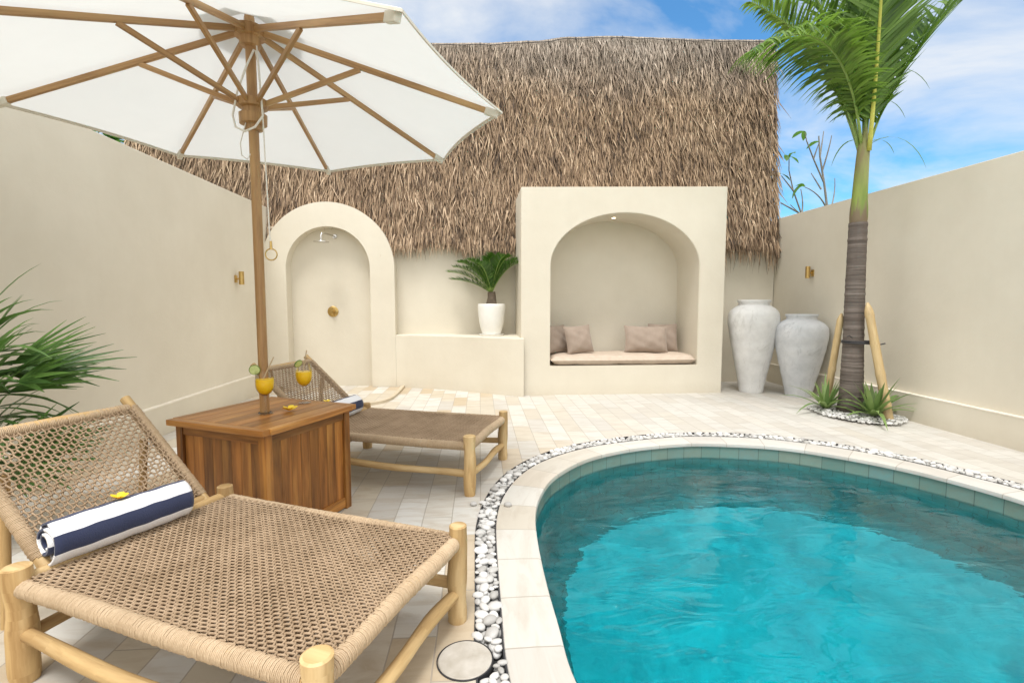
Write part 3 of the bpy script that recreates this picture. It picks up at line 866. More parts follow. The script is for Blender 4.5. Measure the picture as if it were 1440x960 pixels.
# verge (right and left ends)
for xe in (XR, XL):
    z = 2.1
    while z < ridge(xe):
        for k in range(7):
            y = face_y(z)+rt.uniform(-.02, 1.2); p0 = V((xe+rt.uniform(-.02, .01), y, z)); ln = rt.uniform(.15, .3); d = 1 if xe > 0 else -1
            mb.tone = rt.random()
            p2 = p0+V((d*rt.uniform(-.02, .085), rt.uniform(-.06, .06), -ln))
            mb.strip([p0, p0.lerp(p2, .5)+V((d*.012, 0, 0)), p2], [.009, .008, .001], V((rt.uniform(-.4, .4), 1, 0)).normalized())
        z += .022
# ridge cap: a soft roll of short bundles
x = XL
while x < XR:
    x += rt.uniform(.006, .014)
    r0 = ridge(x); mb.tone = rt.uniform(.3, .9); y = face_y(r0)
    ln = rt.uniform(.08, .2); le = rt.gauss(0, .1)
    mb.strip([(x, y+.12, r0+.02), (x, y+.03, r0+.035+rt.uniform(-.006, .006)), (x+le*.02, y-.035, r0+.005), (x+le*ln, y-.05-rt.uniform(0, .03), r0-ln)], [.009, .009, .008, .002], V((1, rt.uniform(-.3, .3), 0)).normalized())
o = mb.build('thatch', M['thatch'], t, smooth=False)
mb = MB(); pts = []
for i in range(81):
    x = XL+(XR-XL)*i/80; pts.append((x, face_y(ridge(x))-.065, ridge(x)-.035+.006*math.sin(i*1.7)))
mb.tube(pts, .006, 6)
for i in range(0, 81, 6):
    p = pts[i]; mb.tube([(p[0], p[1], p[2]-.015), (p[0], p[1]+.01, p[2]+.03)], .006, 6)
mb.build('ridge_wire', M['black'], t)

# ------------------------------------------------------------------ vases
def vase(label, x, y, h, rs, mat, seed):
    prof = []
    rr = random.Random(seed)
    for zf, r in rs: prof.append((r, zf*h))
    c = catmull([(a, b) for a, b in prof], False, .025)
    mb = MB(); mb.lathe([(.01, .004), (prof[0][0]-.01, 0)] + [(p.x*(1+.006*math.sin(p.y*40+seed)), p.y) for p in c] + [(prof[-1][0]-.022, h-.004), (prof[-1][0]-.03, h-.06), (prof[-1][0]+.05, h-.2), (.05, h-.7)], 56)
    o = mb.build('floor_vase', mat, loc=(x, y, 0), autosmooth=60); tag(o, label, 'vase', 'large clay vases in the corner')
vase('tall white-washed clay vase, the bigger of two in the corner', 3.765, 6.64, 1.275, [(0, .15), (.03, .158), (.12, .175), (.35, .235), (.6, .298), (.76, .328), (.85, .318), (.905, .27), (.94, .205), (.955, .196), (.972, .205), (.985, .214), (1, .210)], M['vase_a'], 1)
vase('shorter grey clay vase between the tall vase and the palm', 4.235, 6.31, 1.085, [(0, .155), (.03, .162), (.12, .18), (.35, .238), (.58, .292), (.75, .318), (.84, .305), (.9, .25), (.935, .185), (.955, .178), (.975, .186), (.988, .194), (1, .19)], M['vase_b'], 2)

# ------------------------------------------------------------------ plants
UPZ = V((0, 0, 1))
def bez(p0, p1, p2, n):
    return [p0*(1-t)**2 + p1*2*t*(1-t) + p2*t*t for t in [i/n for i in range(n+1)]]
def frond(rach, mat_l, mat_r, parent, leaf_len, count, rr, width=.016, fwd0=.45, fwd1=.9, start=.14, droop=.5, lift=.35, rad=(.016, .004), nseg=4):
    """pinnate frond on a list of rachis points: leaflets both sides, one mesh with the rachis"""
    mb = MB(); k = len(rach)-1
    mb.mi = 1; mb.tube(rach, [rad[0]+(rad[1]-rad[0])*i/k for i in range(k+1)], 6)
    mb.mi = 0
    for q in range(count):
        s = start + (1-start)*(q+.5)/count
        x = s*k; i = min(int(x), k-1); p = rach[i].lerp(rach[i+1], x-i)
        t = (rach[i+1]-rach[i]).normalized()
        sd = t.cross(UPZ)
        sd = sd.normalized() if sd.length > .05 else V((1, 0, 0))
        up = sd.cross(t).normalized()
        prof = math.sin(min(1, s*1.25+.08)*PI*.62)*(1-.55*max(0, s-.6)/.4)
        for sg in (-1, 1):
            L = leaf_len*max(.2, prof)*rr.uniform(.85, 1.12)
            f = fwd0+(fwd1-fwd0)*s + rr.uniform(-.16, .16)
            d = (sd*sg*math.cos(f) + t*math.sin(f) + up*(lift+rr.uniform(-.12, .12))).normalized()
            pts = []; pos = p.copy(); dd = d.copy()
            for m in range(nseg+1):
                pts.append(pos.copy()); pos = pos + dd*(L/nseg); dd = (dd - UPZ*droop*rr.uniform(.6, 1.3)/nseg).normalized()
            wn = d.cross(up); wn = (wn + up*rr.uniform(-.3, .3)).normalized()
            w = width*rr.uniform(.8, 1.15)
            mb.tone = rr.random()
            mb.strip(pts, [w*.35, w, w*.9, w*.55, w*.05] if nseg == 4 else [w*.4, w, w*.1], wn)
    return mb.build('frond', [mat_l, mat_r], parent, smooth=True, autosmooth=0)

# palm
PB = V((4.12, 5.22, 0))
t = thing('palm_tree', 'young palm with a ringed grey trunk beside the right wall', 'palm tree', PB)
axis = [(.0, 0, -.02), (.0, 0, .12), (-.006, 0, .4), (-.012, 0, .8), (-.025, 0, 1.436), (-.03, 0, 2.10)]
pts = catmull([(a[0], a[2]) for a in axis], False, .025)
mb = MB()
rads = []
rr = random.Random(3)
for i, p in enumerate(pts):
    z = p.y; base = .122 - .016*min(1, z/.8) - .020*z/2.1 + .03*math.exp(-z/.09)
    ring = .0045*max(0, math.sin(z*95+1.6*math.sin(z*11)))**2
    rads.append(base+ring+rr.uniform(-.0012, .0012))
mb.tube([(p.x, 0, p.y) for p in pts], rads, 28); mb.build('trunk', M['trunk'], t, autosmooth=60)
mb = MB()
cs = catmull([(-.03, 2.085), (-.030, 2.3), (-.026, 2.55), (-.02, 2.75), (-.012, 2.92), (-.004, 3.1)], False, .04)
def csr(z): return (.080 + .006*math.sin(min(1, max(0, (z-2.08)/.25))*PI) - .022*max(0, (z-2.15)/.75)) if z < 2.9 else .058-.045*(z-2.9)/.2
mb.tube([(p.x, 0, p.y) for p in cs], [csr(p.y) for p in cs], 24); mb.build('crownshaft', M['shaft'], t, autosmooth=60)
# fronds: start at the crown (z ~2.85) rise steeply, arch over. (azimuth, reach, height, droop at the tip, leaflet length)
rr = random.Random(21)
def palm_frond(p0, p1, p2, ll, cnt, mr, **kw):
    ra = bez(V(p0), V(p1), V(p2), 16)
    return frond(ra, M['frond'], mr, t, ll*rr.uniform(1.0, 1.12), int(cnt*1.35), rr, width=.0152, **kw)
top = 2.84
GR = M['rachis_green']
palm_frond((-.03, .0, top), (-.38, -.15, 4.40), (-1.50, -.35, 3.66), .66, 70, GR, droop=1.35, lift=.1, fwd1=.35)
palm_frond((.0, -.06, top), (-.10, -.25, 3.9), (-.36, -.55, 4.9), .62, 66, M['rachis'], droop=.35, fwd0=.8, fwd1=.9, lift=.3, rad=(.024, .008))
palm_frond((.03, .0, top), (.24, -.05, 3.9), (1.20, -.1, 4.62), .60, 66, GR, droop=.35, fwd0=.72, fwd1=.8, lift=.3)
palm_frond((.02, .04, top), (.14, .30, 4.1), (.62, .75, 5.0), .62, 60, GR, droop=.35, fwd0=.75)
palm_frond((-.02, .05, top), (-.15, .40, 4.1), (-.60, .95, 4.7), .62, 60, GR, droop=.45, fwd0=.7)
palm_frond((-.03, .03, top), (-.24, .12, 4.2), (-.85, .15, 4.95), .62, 64, GR, droop=.45, fwd0=.7)
palm_frond((.03, .03, top), (.18, .2, 4.1), (.5, .5, 5.2), .60, 60, GR, droop=.35, fwd0=.78)
palm_frond((-.04, .02, top), (-.30, .1, 4.0), (-1.15, .3, 4.50), .60, 60, GR, droop=1.0, fwd0=.65, fwd1=.5)
palm_frond((.0, .0, top), (.0, .03, 4.0), (.04, .1, 5.2), .55, 50, GR, droop=.2, fwd0=.95, fwd1=1.0, lift=.1)
# split lower leaflets that hang loose round the crown
mb = MB()
for (a, L, z0, up0) in ((PI, .55, 2.93, .3), (PI*.96, .45, 3.2, .9), (0, .30, 2.95, .35), (.1, .75, 2.93, .55), (.3, .5, 3.3, .9), (PI*1.05, .6, 3.45, .8), (-.2, .6, 3.6, .7)):
    pos = V((.05*math.cos(a), .04*math.sin(a)-.03, z0)); d = V((math.cos(a), math.sin(a)-.2, up0)).normalized(); pts = []
    for i in range(9):
        pts.append(pos.copy()); pos = pos+d*L/8; d = (d-UPZ*.30).normalized()
    mb.tone = rr.random(); mb.strip(pts, [.004, .008, .009, .009, .008, .007, .006, .004, .001], V((-.3, .8, .4)).normalized())
mb.build('loose_leaflets', M['frond'], t, smooth=True, autosmooth=0)
# tie round trunk and stakes
def ringpts(c, r, n, tilt=0): return [(c[0]+r*math.cos(2*PI*i/n), c[1]+r*math.sin(2*PI*i/n), c[2]+tilt*math.cos(2*PI*i/n)) for i in range(n)]
# stakes
def stake(a, b, r, label, seed):
    a, b = V(a), V(b); mb = MB(); pts, rd = [], []
    L = (b-a).length; m = 28
    for i in range(m+1):
        s = i/m; node = min(abs((s*L-q)) for q in (.16, .48, .80, 1.12))
        pts.append(a.lerp(b, s)); rd.append(r*(1.0-.12*s) + (.004 if node < .022 else 0))
    rd[-1] *= .25; rd[-2] *= .7
    mb.tone = .3 + .1*seed
    mb.tube(pts, rd, 14)
    o = mb.build('bamboo_stake', M['bamboo'], autosmooth=50); tag(o, label, 'stake', 'bamboo stakes propping the palm')
stake((4.265, 4.86, 0), (4.115, 5.06, 1.24), .046, 'thick bamboo stake leaning on the palm on its pool side, right', 1)
stake((4.03, 5.50, 0), (4.03, 5.32, 1.12), .040, 'bamboo stake leaning on the palm behind, on its left', 2)
mb = MB()
for dz in (0, .018):
    p = ringpts((4.115, 5.215, .80+dz), .118, 24)
    p = [(x + (.045 if x > 4.15 and y < 5.2 else 0), y - (.07 if x > 4.13 and y < 5.2 else 0), z) for x, y, z in p]
    mb.tube(smooth_loop([V(q) for q in p], 1), .008, 8, closed=True)
mb.tube([(4.16, 5.02, .81), (4.20, 4.96, .80), (4.235, 4.93, .815)], .007, 8)
mb.tube([(4.03, 5.14, .86), (3.98, 5.12, .885), (3.95, 5.11, .875)], .005, 8)
o = mb.build('tie_strap', M['black']); tag(o, 'black strap tying the bamboo stakes to the palm trunk', 'strap')

def rosette(name, label, loc, n, L, w, seed, mat, cat, group, flop=1.0):
    rs = random.Random(seed); mb = MB()
    for i in range(n):
        a = i*2.399+rs.uniform(-.2, .2); f = i/n
        el = R(82)-R(58)*f*flop + rs.uniform(-.12, .12)
        d = V((math.cos(a)*math.cos(el), math.sin(a)*math.cos(el), math.sin(el)))
        ll = L*rs.uniform(.75, 1.1)*(.8+.35*f); pos = V((.02*math.cos(a), .02*math.sin(a), .02)); pts = []
        for m in range(7):
            pts.append(pos.copy()); pos = pos+d*ll/6; d = (d-UPZ*rs.uniform(.08, .22)*(.4+f)).normalized()
        sd = V((-math.sin(a), math.cos(a), 0)); mb.tone = rs.random()
        ww = w*rs.uniform(.8, 1.1)
        wl = [ww*.7, ww*.95, ww, ww*.85, ww*.62, ww*.32, .001]
        # a shallow gutter: two ribbons folded along the midrib
        b = len(mb.v)
        for p, h in zip(pts, wl):
            mb.v += [tuple(p-sd*h+UPZ*h*.35), tuple(p), tuple(p+sd*h+UPZ*h*.35)]
        for m in range(6):
            for q in (0, 1): mb.face((b+3*m+q, b+3*m+q+1, b+3*m+q+4, b+3*m+q+3))
    o = mb.build(name, mat, loc=loc, autosmooth=0); tag(o, label, cat, group); return o
rosette('agave', 'smaller spiky green agave between the grey vase and palm trunk', (3.93, 5.36, .02), 26, .46, .026, 4, M['agave'], 'agave', 'agaves at the foot of the palm')
rosette('agave', 'bigger bright green agave in front of the palm trunk', (4.16, 4.95, .02), 30, .50, .032, 9, M['agave'], 'agave', 'agaves at the foot of the palm')

# cycad in pot
PL = (.165, 7.13, .768)
t = thing('potted_cycad', 'dark green cycad in a white round pot on the low wall', 'potted plant', PL)
mb = MB(); c = catmull([(.13, .022), (.15, .08), (.175, .18), (.19, .30), (.197, .40), (.193, .44), (.187, .452)], False, .03)
mb.lathe([(.02, .022)] + [(p.x, p.y) for p in c] + [(.172, .452), (.17, .40), (.02, .40)], 44); mb.build('pot', M['white_paint'], t, autosmooth=50)
mb = MB(); mb.lathe([(.02, 0), (.165, 0), (.178, .022), (.165, .022), (.02, .012)], 40); mb.build('saucer', M['white_paint'], t)
mb = MB(); mb.tube([(0, 0, .38), (0, 0, .46), (.005, 0, .54), (.0, 0, .62)], [.075, .075, .06, .055], 14); mb.build('trunk', M['stem'], t)
rr = random.Random(8)
for (a, reach, hgt) in ((PI*.98, .62, .30), (PI*.92, .60, .20), (PI*1.08, .55, .36), (PI*1.2, .40, .45), (PI*.8, .5, .38), (PI*1.45, .22, .47), (PI*.5, .25, .5), (PI*1.6, .15, .52), (PI*.35, .3, .52), (PI*1.8, .32, .50), (PI*.05, .40, .49), (PI*1.93, .43, .46), (PI*.2, .38, .46), (PI*1.32, .36, .40), (PI*.65, .36, .46), (PI*1.12, .5, .42), (PI*1.02, .45, .44), (PI*1.7, .3, .5), (PI*1.88, .45, .42), (PI*1.55, .2, .5)):
    d = V((math.cos(a), math.sin(a), 0)); b0 = V((0, 0, .60))
    ra = bez(b0, b0+d*reach*.45+UPZ*(hgt*1.0), b0+d*reach+UPZ*hgt, 12)
    frond(ra, M['cycad'], M['rachis_green'], t, .17, 42, rr, width=.007, fwd0=.55, fwd1=.7, start=.08, droop=.1, lift=.35, rad=(.008, .003), nseg=2)

# fan palm at the left wall
t = thing('fan_palm', 'bushy green plant with narrow pointed leaves by the left wall', 'palm', (-2.68, 2.78, 0))
mb = MB(); mb.tube([(0, 0, -.02), (.01, .02, .5), (.0, .02, .95), (-.02, .03, 1.5)], [.055, .05, .045, .03], 12); mb.build('trunk', M['stem'], t)
rs = random.Random(14)
def fan_leaf(base, stem_end, spread, n, L, w, tilt):
    mb = MB(); base, e = V(base), V(stem_end); d = (e-base).normalized()
    mid = base.lerp(e, .5)+UPZ*.05
    mb.tube(bez(base, mid, e, 6), [.008]*7, 6)
    sd = d.cross(UPZ).normalized(); up = sd.cross(d).normalized(); up = (up*math.cos(tilt)+sd*math.sin(tilt)).normalized(); sd = d.cross(up).normalized()
    for i in range(n):
        a = (i/(n-1)-.5)*spread
        q = (d*math.cos(a)+sd*math.sin(a)+up*.1).normalized(); l = L*(1-.28*abs(a)/(spread/2))*rs.uniform(.86, 1.08)
        pos = e.copy(); dd = q.copy(); pts = []
        for m in range(6):
            pts.append(pos.copy()); pos = pos+dd*l/5; dd = (dd-UPZ*rs.uniform(.01, .09)).normalized()
        wn = q.cross(up).normalized(); mb.tone = rs.random(); ww = w*rs.uniform(.85, 1.15)
        wl = [ww*.3, ww*.9, ww, ww*.85, ww*.5, .001]; b = len(mb.v)
        for p, h in zip(pts, wl): mb.v += [tuple(p-wn*h), tuple(p-up*h*.35), tuple(p+wn*h)]
        for m in range(5):
            for k in (0, 1): mb.face((b+3*m+k, b+3*m+k+1, b+3*m+k+4, b+3*m+k+3))
    mb.build('fan_leaf', M['fan'], t, autosmooth=0)
for k in range(22):
    h = rs.uniform(.28, .88)
    az = rs.uniform(-1.5, 1.1); el = rs.uniform(-.2, .6); pl_ = rs.uniform(.10, .26)
    d = V((math.cos(az)*math.cos(el), math.sin(az)*math.cos(el), math.sin(el)))
    b0 = V((.02*math.cos(az), .02*math.sin(az), h))
    fan_leaf(b0, b0+d*pl_, rs.uniform(.7, 1.25), rs.randint(6, 9), rs.uniform(.36, .50), rs.uniform(.011, .015), rs.uniform(.2, 1.3))
fan_leaf((0, 0, 1.35), (-.10, -.02, 1.50), 1.2, 7, .30, .012, .4)
fan_leaf((0, 0, 1.40), (-.06, .06, 1.58), 1.0, 6, .26, .012, .1)
fan_leaf((0, 0, .95), (.10, .0, 1.06), .5, 5, .36, .014, .6)
# arching strap leaves in tufts up the stem
for k in range(9):
    h = .45+.07*k; mb = MB()
    for q in range(7):
        az = rs.uniform(-1.9, 1.6); el = rs.uniform(.1, 1.25); L = rs.uniform(.38, .56)
        d = V((math.cos(az)*math.cos(el), math.sin(az)*math.cos(el), math.sin(el))); pos = V((.02*math.cos(az), .02*math.sin(az), h+rs.uniform(-.04, .04))); pts = []
        for m in range(9):
            pts.append(pos.copy()); pos = pos+d*L/8; d = (d-UPZ*rs.uniform(.06, .24)).normalized()
        sd = V((-math.sin(az), math.cos(az), rs.uniform(-.3, .3))).normalized(); mb.tone = rs.uniform(.3, 1); w = rs.uniform(.014, .024)
        b = len(mb.v)
        for p, f in zip(pts, (.5, .8, 1, 1, .95, .85, .65, .38, .02)): mb.v += [tuple(p-sd*w*f+UPZ*w*f*.4), tuple(p), tuple(p+sd*w*f+UPZ*w*f*.4)]
        for m in range(8):
            for e in (0, 1): mb.face((b+3*m+e, b+3*m+e+1, b+3*m+e+4, b+3*m+e+3))
    mb.build('leaf_tuft', M['fan'], t, autosmooth=0)
# bare frangipani beyond the right wall
t = thing('frangipani_tree', 'nearly bare branching tree behind the far end of the right wall', 'tree', (6.0, 8.4, 0))
rs = random.Random(31)
BR = [[(.1, 0, -.05), (.08, 0, 1.3), (.0, .0, 2.3)],
      [(.0, 0, 2.3), (-.2, -.05, 2.55), (-.45, 0, 2.75), (-.8, .05, 2.95)], [(-.45, 0, 2.75), (-.62, 0, 3.15), (-.68, .05, 3.5), (-.72, 0, 3.72)], [(-.62, 0, 3.15), (-.78, .1, 3.42)],
      [(-.2, -.05, 2.55), (-.5, -.2, 2.62), (-.85, -.3, 2.85)], [(-.45, 0, 2.75), (-.35, .1, 2.95), (-.42, .1, 3.2)],
      [(.0, 0, 2.3), (.1, .1, 2.75), (.0, .1, 3.3), (-.1, .1, 3.75), (-.14, .1, 4.1)], [(.0, .1, 3.3), (-.25, .05, 3.7), (-.42, 0, 3.98), (-.46, 0, 4.12)], [(-.1, .1, 3.75), (-.02, .15, 4.2)], [(-.05, .1, 3.5), (.0, .0, 3.9), (.02, 0, 4.08)], [(-.25, .05, 3.7), (-.2, 0, 3.95)],
      [(.05, .1, 2.9), (-.15, 0, 3.12), (-.45, -.05, 3.2)], [(.1, .1, 2.75), (.3, .2, 3.1), (.26, .2, 3.42)], [(-.05, .1, 3.2), (-.18, .2, 3.5)]]
mb = MB()
for b in BR:
    L = len(b); r0 = .06 if b[0][2] < 0 else (.024 if b[0][2] < 2.4 else .014)
    mb.tube(bez(V(b[0]), V(b[1]), V(b[-1]), 6) if L == 3 else [V(p) for p in b], [r0*(1-.55*i/(7-1 if L == 3 else L-1)) for i in range(7 if L == 3 else L)], 8)
mb.build('trunk', M['greystem'], t)
mb = MB()
for (p, n) in (((-.72, 0, 3.72), 4), ((-.80, .1, 3.45), 3), ((-.46, 0, 4.14), 2), ((-.42, 0, 3.22), 1), ((-.2, 0, 3.98), 1)):
    for i in range(n):
        a = rs.uniform(0, 6.28); d = V((math.cos(a), math.sin(a)*.5, rs.uniform(-.2, .5))).normalized(); pos = V(p); pts = []
        for m in range(5): pts.append(pos.copy()); pos = pos+d*.055; d = (d-UPZ*.35).normalized()
        mb.tone = rs.uniform(.5, 1); mb.strip(pts, [.012, .035, .045, .035, .004], V((-math.sin(a), math.cos(a), .3)).normalized())
pos = V((-.42, -.05, 3.22)); d = V((-.8, 0, .1)).normalized(); pts = []
for m in range(6): pts.append(pos.copy()); pos = pos+d*.075; d = (d-UPZ*.6).normalized()
mb.tone = .9; mb.strip(pts, [.015, .05, .06, .06, .045, .01], V((.2, .9, .35)).normalized())
mb.build('leaf_tuft', M['bush'], t, autosmooth=0)
# green tree beyond the left wall (a sliver shows under the parasol)
t = thing('leafy_tree', 'green tree showing between the parasol edge and the left wall', 'tree', (-6.3, 8.6, 0))
mb = MB(); mb.tube([(0, 0, -.05), (.05, 0, 1.5), (.0, .1, 3.0)], [.12, .09, .05], 10)
for i in range(7):
    a = i*.9; mb.tube([(0, .05, 2.0+i*.15), (.5*math.cos(a), .5*math.sin(a), 2.9+i*.12)], [.035, .012], 6)
mb.build('trunk', M['stem'], t)
mb = MB()
for i in range(1400):
    a = rs.uniform(0, 6.28); q = rs.random()**.5; c = rs.choice([(.4, 0, 3.7), (-.4, .2, 3.8), (0, -.4, 3.9), (.8, -.2, 3.6), (.1, .3, 4.1)])
    p = V(c)+V((rs.gauss(0, .28), rs.gauss(0, .28), rs.gauss(0, .25))); d = V((math.cos(a), math.sin(a), rs.uniform(-.5, .3))).normalized()
    mb.tone = rs.random(); mb.strip([p, p+d*.07, p+d*.14], [.008, .035, .003], V((-math.sin(a), math.cos(a), rs.uniform(-.5, .5))).normalized())
mb.build('crown', M['bush'], t, autosmooth=0)

# ------------------------------------------------------------------ loungers
LEN, WID = 1.21, .77
hx, hy = LEN/2, WID/2
RZ = .322
def crooked(a, b, r0, r1, n, rs, amp):
    a, b = V(a), V(b); d = (b-a).normalized(); s1 = d.orthogonal().normalized(); s2 = d.cross(s1)
    ph = [rs.uniform(0, 6) for _ in range(4)]
    pts, rd = [], []
    for i in range(n+1):
        s = i/n; e = math.sin(PI*s)
        pts.append(a.lerp(b, s) + s1*amp*e*math.sin(s*5+ph[0]) + s2*amp*e*math.sin(s*4+ph[1])); rd.append((r0+(r1-r0)*s)*(1+.05*math.sin(s*9+ph[2])+.03*math.sin(s*17+ph[3])))
    return pts, rd
def coil(mb, pts, rad, pitch, cr, seg=12):
    """a cord wound tightly round a pole"""
    pts = [V(p) for p in pts]; L = sum((pts[i+1]-pts[i]).length for i in range(len(pts)-1)); turns = int(L/pitch); n = turns*seg
    d = (pts[-1]-pts[0]).normalized(); s1 = d.orthogonal().normalized(); s2 = d.cross(s1); out = []; k = len(pts)-1
    rr = random.Random(int(L*1000))
    jit = [rr.uniform(-.0014, .0014) for _ in range(turns+2)]
    for i in range(n+1):
        x = i/n*k; j = min(int(x), k-1); c = pts[j].lerp(pts[j+1], x-j); a = 2*PI*i/seg
        r = rad + jit[i//seg]
        out.append(c + (s1*math.cos(a)+s2*math.sin(a))*r)
    mb.tube(out, cr, 4)
def weave(mb, x0, x1, y0, y1, zf, px, py, r):
    nx = int((x1-x0)/px); ny = int((y1-y0)/py)
    dx = (x1-x0)/nx; dy = (y1-y0)/ny
    rr = random.Random(3)
    for j in range(ny+1):           # along x
        y = y0+j*dy; pts = []
        for i in range(2*nx+1):
            x = x0+i*dx/2; e = math.sin(PI*min(1, max(0, i/(2*nx))))
            pts.append((x, y + .0022*math.sin(x*11+y*7)+.0014*math.sin(x*31+j*.9) + (.0032 if (i//2+j) % 2 else -.0032) + rr.uniform(-.0008, .0008), zf(x, y) + (r*.95 if (i+ (0 if True else 0)) % 2 == 0 and ((i//2)+j) % 2 else -r*.95 if i % 2 == 0 else 0)))
        mb.tone = rr.random(); mb.tube(pts, r, 4, caps=False)
    for i in range(nx+1):           # across
        x = x0+i*dx; pts = []
        for j in range(2*ny+1):
            y = y0+j*dy/2
            pts.append((x + .0022*math.sin(y*13+x*5)+.0013*math.sin(y*37+i*.7) + (.0034 if (j//2+i) % 2 else -.0034) + rr.uniform(-.0008, .0008), y, zf(x, y) + (-r*.95 if j % 2 == 0 and ((j//2)+i) % 2 else r*.95 if j % 2 == 0 else 0)))
        mb.tone = rr.random(); mb.tube(pts, r*.95, 4, caps=False)
def make_lounger():
    rs = random.Random(42)
    t = thing('sun_lounger', None, 'sun lounger', group='woven sun loungers')
    # local +x runs to the head end, local +y to the near long side
    for sx, sy, r, h in ((-1, 1, .039, .388), (-1, -1, .037, .384), (1, 1, .041, .388), (1, -1, .037, .384)):
        pts, rd = crooked((sx*hx, sy*hy, 0), (sx*hx+rs.uniform(-.006, .006), sy*hy+rs.uniform(-.006, .006), h), r*1.03, r*.97, 12, rs, .004)
        rd[0] *= .93; pts.append(pts[-1]+V((0, 0, .004))); rd.append(rd[-1]*.82)
        mb = MB(); mb.tone = rs.random(); mb.tube(pts, rd, 22); mb.build('leg', M['log'], t, autosmooth=50)
    def rail(name, a, b, r, wrapped, amp=.004):
        pts, rd = crooked(a, b, r, r*.95, 14, rs, amp); mb = MB(); mb.tone = rs.random(); mb.tube(pts, rd, 14); o = mb.build(name, M['log'], t, autosmooth=60)
        if wrapped:
            c = MB(); coil(c, pts, r+.0015, .0056, .0031); c.build('wrapping', M['coil'], o, autosmooth=0)
        return o
    e = .03
    rail('side_rail', (-hx+e, hy, RZ), (hx-e, hy, RZ), .0245, True)
    rail('side_rail', (-hx+e, -hy, RZ), (hx-e, -hy, RZ), .0245, True)
    rail('foot_rail', (-hx, -hy+e, RZ), (-hx, hy-e, RZ), .025, True)
    rail('head_rail', (hx, -hy+.01, RZ+.012), (hx, hy-.01, RZ+.012), .024, False)
    rail('stretcher', (-hx+.01, hy, .14), (hx-.01, hy, .165), .024, False, .016)
    rail('stretcher', (-hx+.01, -hy, .15), (hx-.01, -hy, .14), .023, False, .016)
    rail('stretcher', (-hx, -hy+.01, .115), (-hx, hy-.01, .135), .024, False, .012)
    rail('stretcher', (hx, -hy+.01, .15), (hx, hy-.01, .15), .022, False, .012)
    mb = MB()
    def zf(x, y):
        u, v = x/(hx-.01), y/(hy)
        return RZ+.024 - .022*max(0, 1-u*u)**.8*max(0, 1-v*v)**.6 + .002*math.sin(x*9)*math.sin(y*11)
    weave(mb, -hx+.012, hx-.035, -hy+.008, hy-.008, zf, .0172, .0153, .0041)
    # the cord runs round the rails, so a slack second layer hangs below
    weave(mb, -hx+.02, hx-.045, -hy+.016, hy-.016, lambda x, y: zf(x, y)*.35+(RZ-.022)*.65 - .004, .0185, .0165, .0036)
    mb.build('seat_weave', M['rope'], t, autosmooth=0)
    # backrest: hinged just behind the head rail, leaning back
    HB = V((hx+.03, 0, RZ+.03)); ang = R(41); BL = .60
    dx_, dz_ = math.cos(ang), math.sin(ang)
    iw = hy-.085
    def bp(s, y): return V((HB.x+dx_*s, y, HB.z+dz_*s))
    for sg in (1, -1):
        pts = [bp(-.03, sg*iw), bp(BL*.5, sg*iw), bp(BL+.055, sg*iw)]
        mb = MB(); mb.tone = rs.random(); mb.tube(pts, [.021, .021, .022], 14); o = mb.build('back_post', M['log'], t, autosmooth=60)
        c = MB(); coil(c, [bp(.02, sg*iw), bp(BL-.005, sg*iw)], .0225, .0056, .003); c.build('wrapping', M['coil'], o, autosmooth=0)
    for s, w in ((.0, False), (BL-.01, True)):
        pts = [bp(s, -iw+.0), bp(s, 0)+V((0, 0, .006)), bp(s, iw)]; mb = MB(); mb.tone = rs.random(); mb.tube(pts, .02, 14); o = mb.build('back_rail', M['log'], t, autosmooth=60)
        if w:
            c = MB(); coil(c, [bp(s, -iw+.02), bp(s, iw-.02)], .0215, .0056, .003); c.build('wrapping', M['coil'], o, autosmooth=0)
    w = MB()
    weave(w, .02, BL-.02, -iw+.01, iw-.01, lambda x, y: .018-.012*(1-(y/iw)**2), .0205, .0185, .0040)
    mtx = Matrix.Translation(HB) @ Matrix.Rotation(-ang, 4, 'Y')
    mb = MB(); mb.append(w, mtx); mb.build('back_weave', M['rope'], t, autosmooth=0)
    for sg in (1, -1):
        a = bp(.40, sg*(iw-.05)); mb = MB(); mb.tone = rs.random(); mb.tube([a, V((a.x+.07, a.y, .0))], .017, 10); mb.build('prop_leg', M['log'], t, autosmooth=60)
    return t
A1, A2 = R(156.4), R(161.3)
l1 = make_lounger(); l1.location = (-.803, 1.77, 0); l1.rotation_euler = (0, 0, A1)
l1['label'] = 'woven rope sun lounger in the foreground, in front of the wooden box'
l2 = copy_tree(l1); l2.location = (-.521, 3.711, 0); l2.rotation_euler = (0, 0, A2)
l2['label'] = 'woven rope sun lounger standing behind the wooden box'

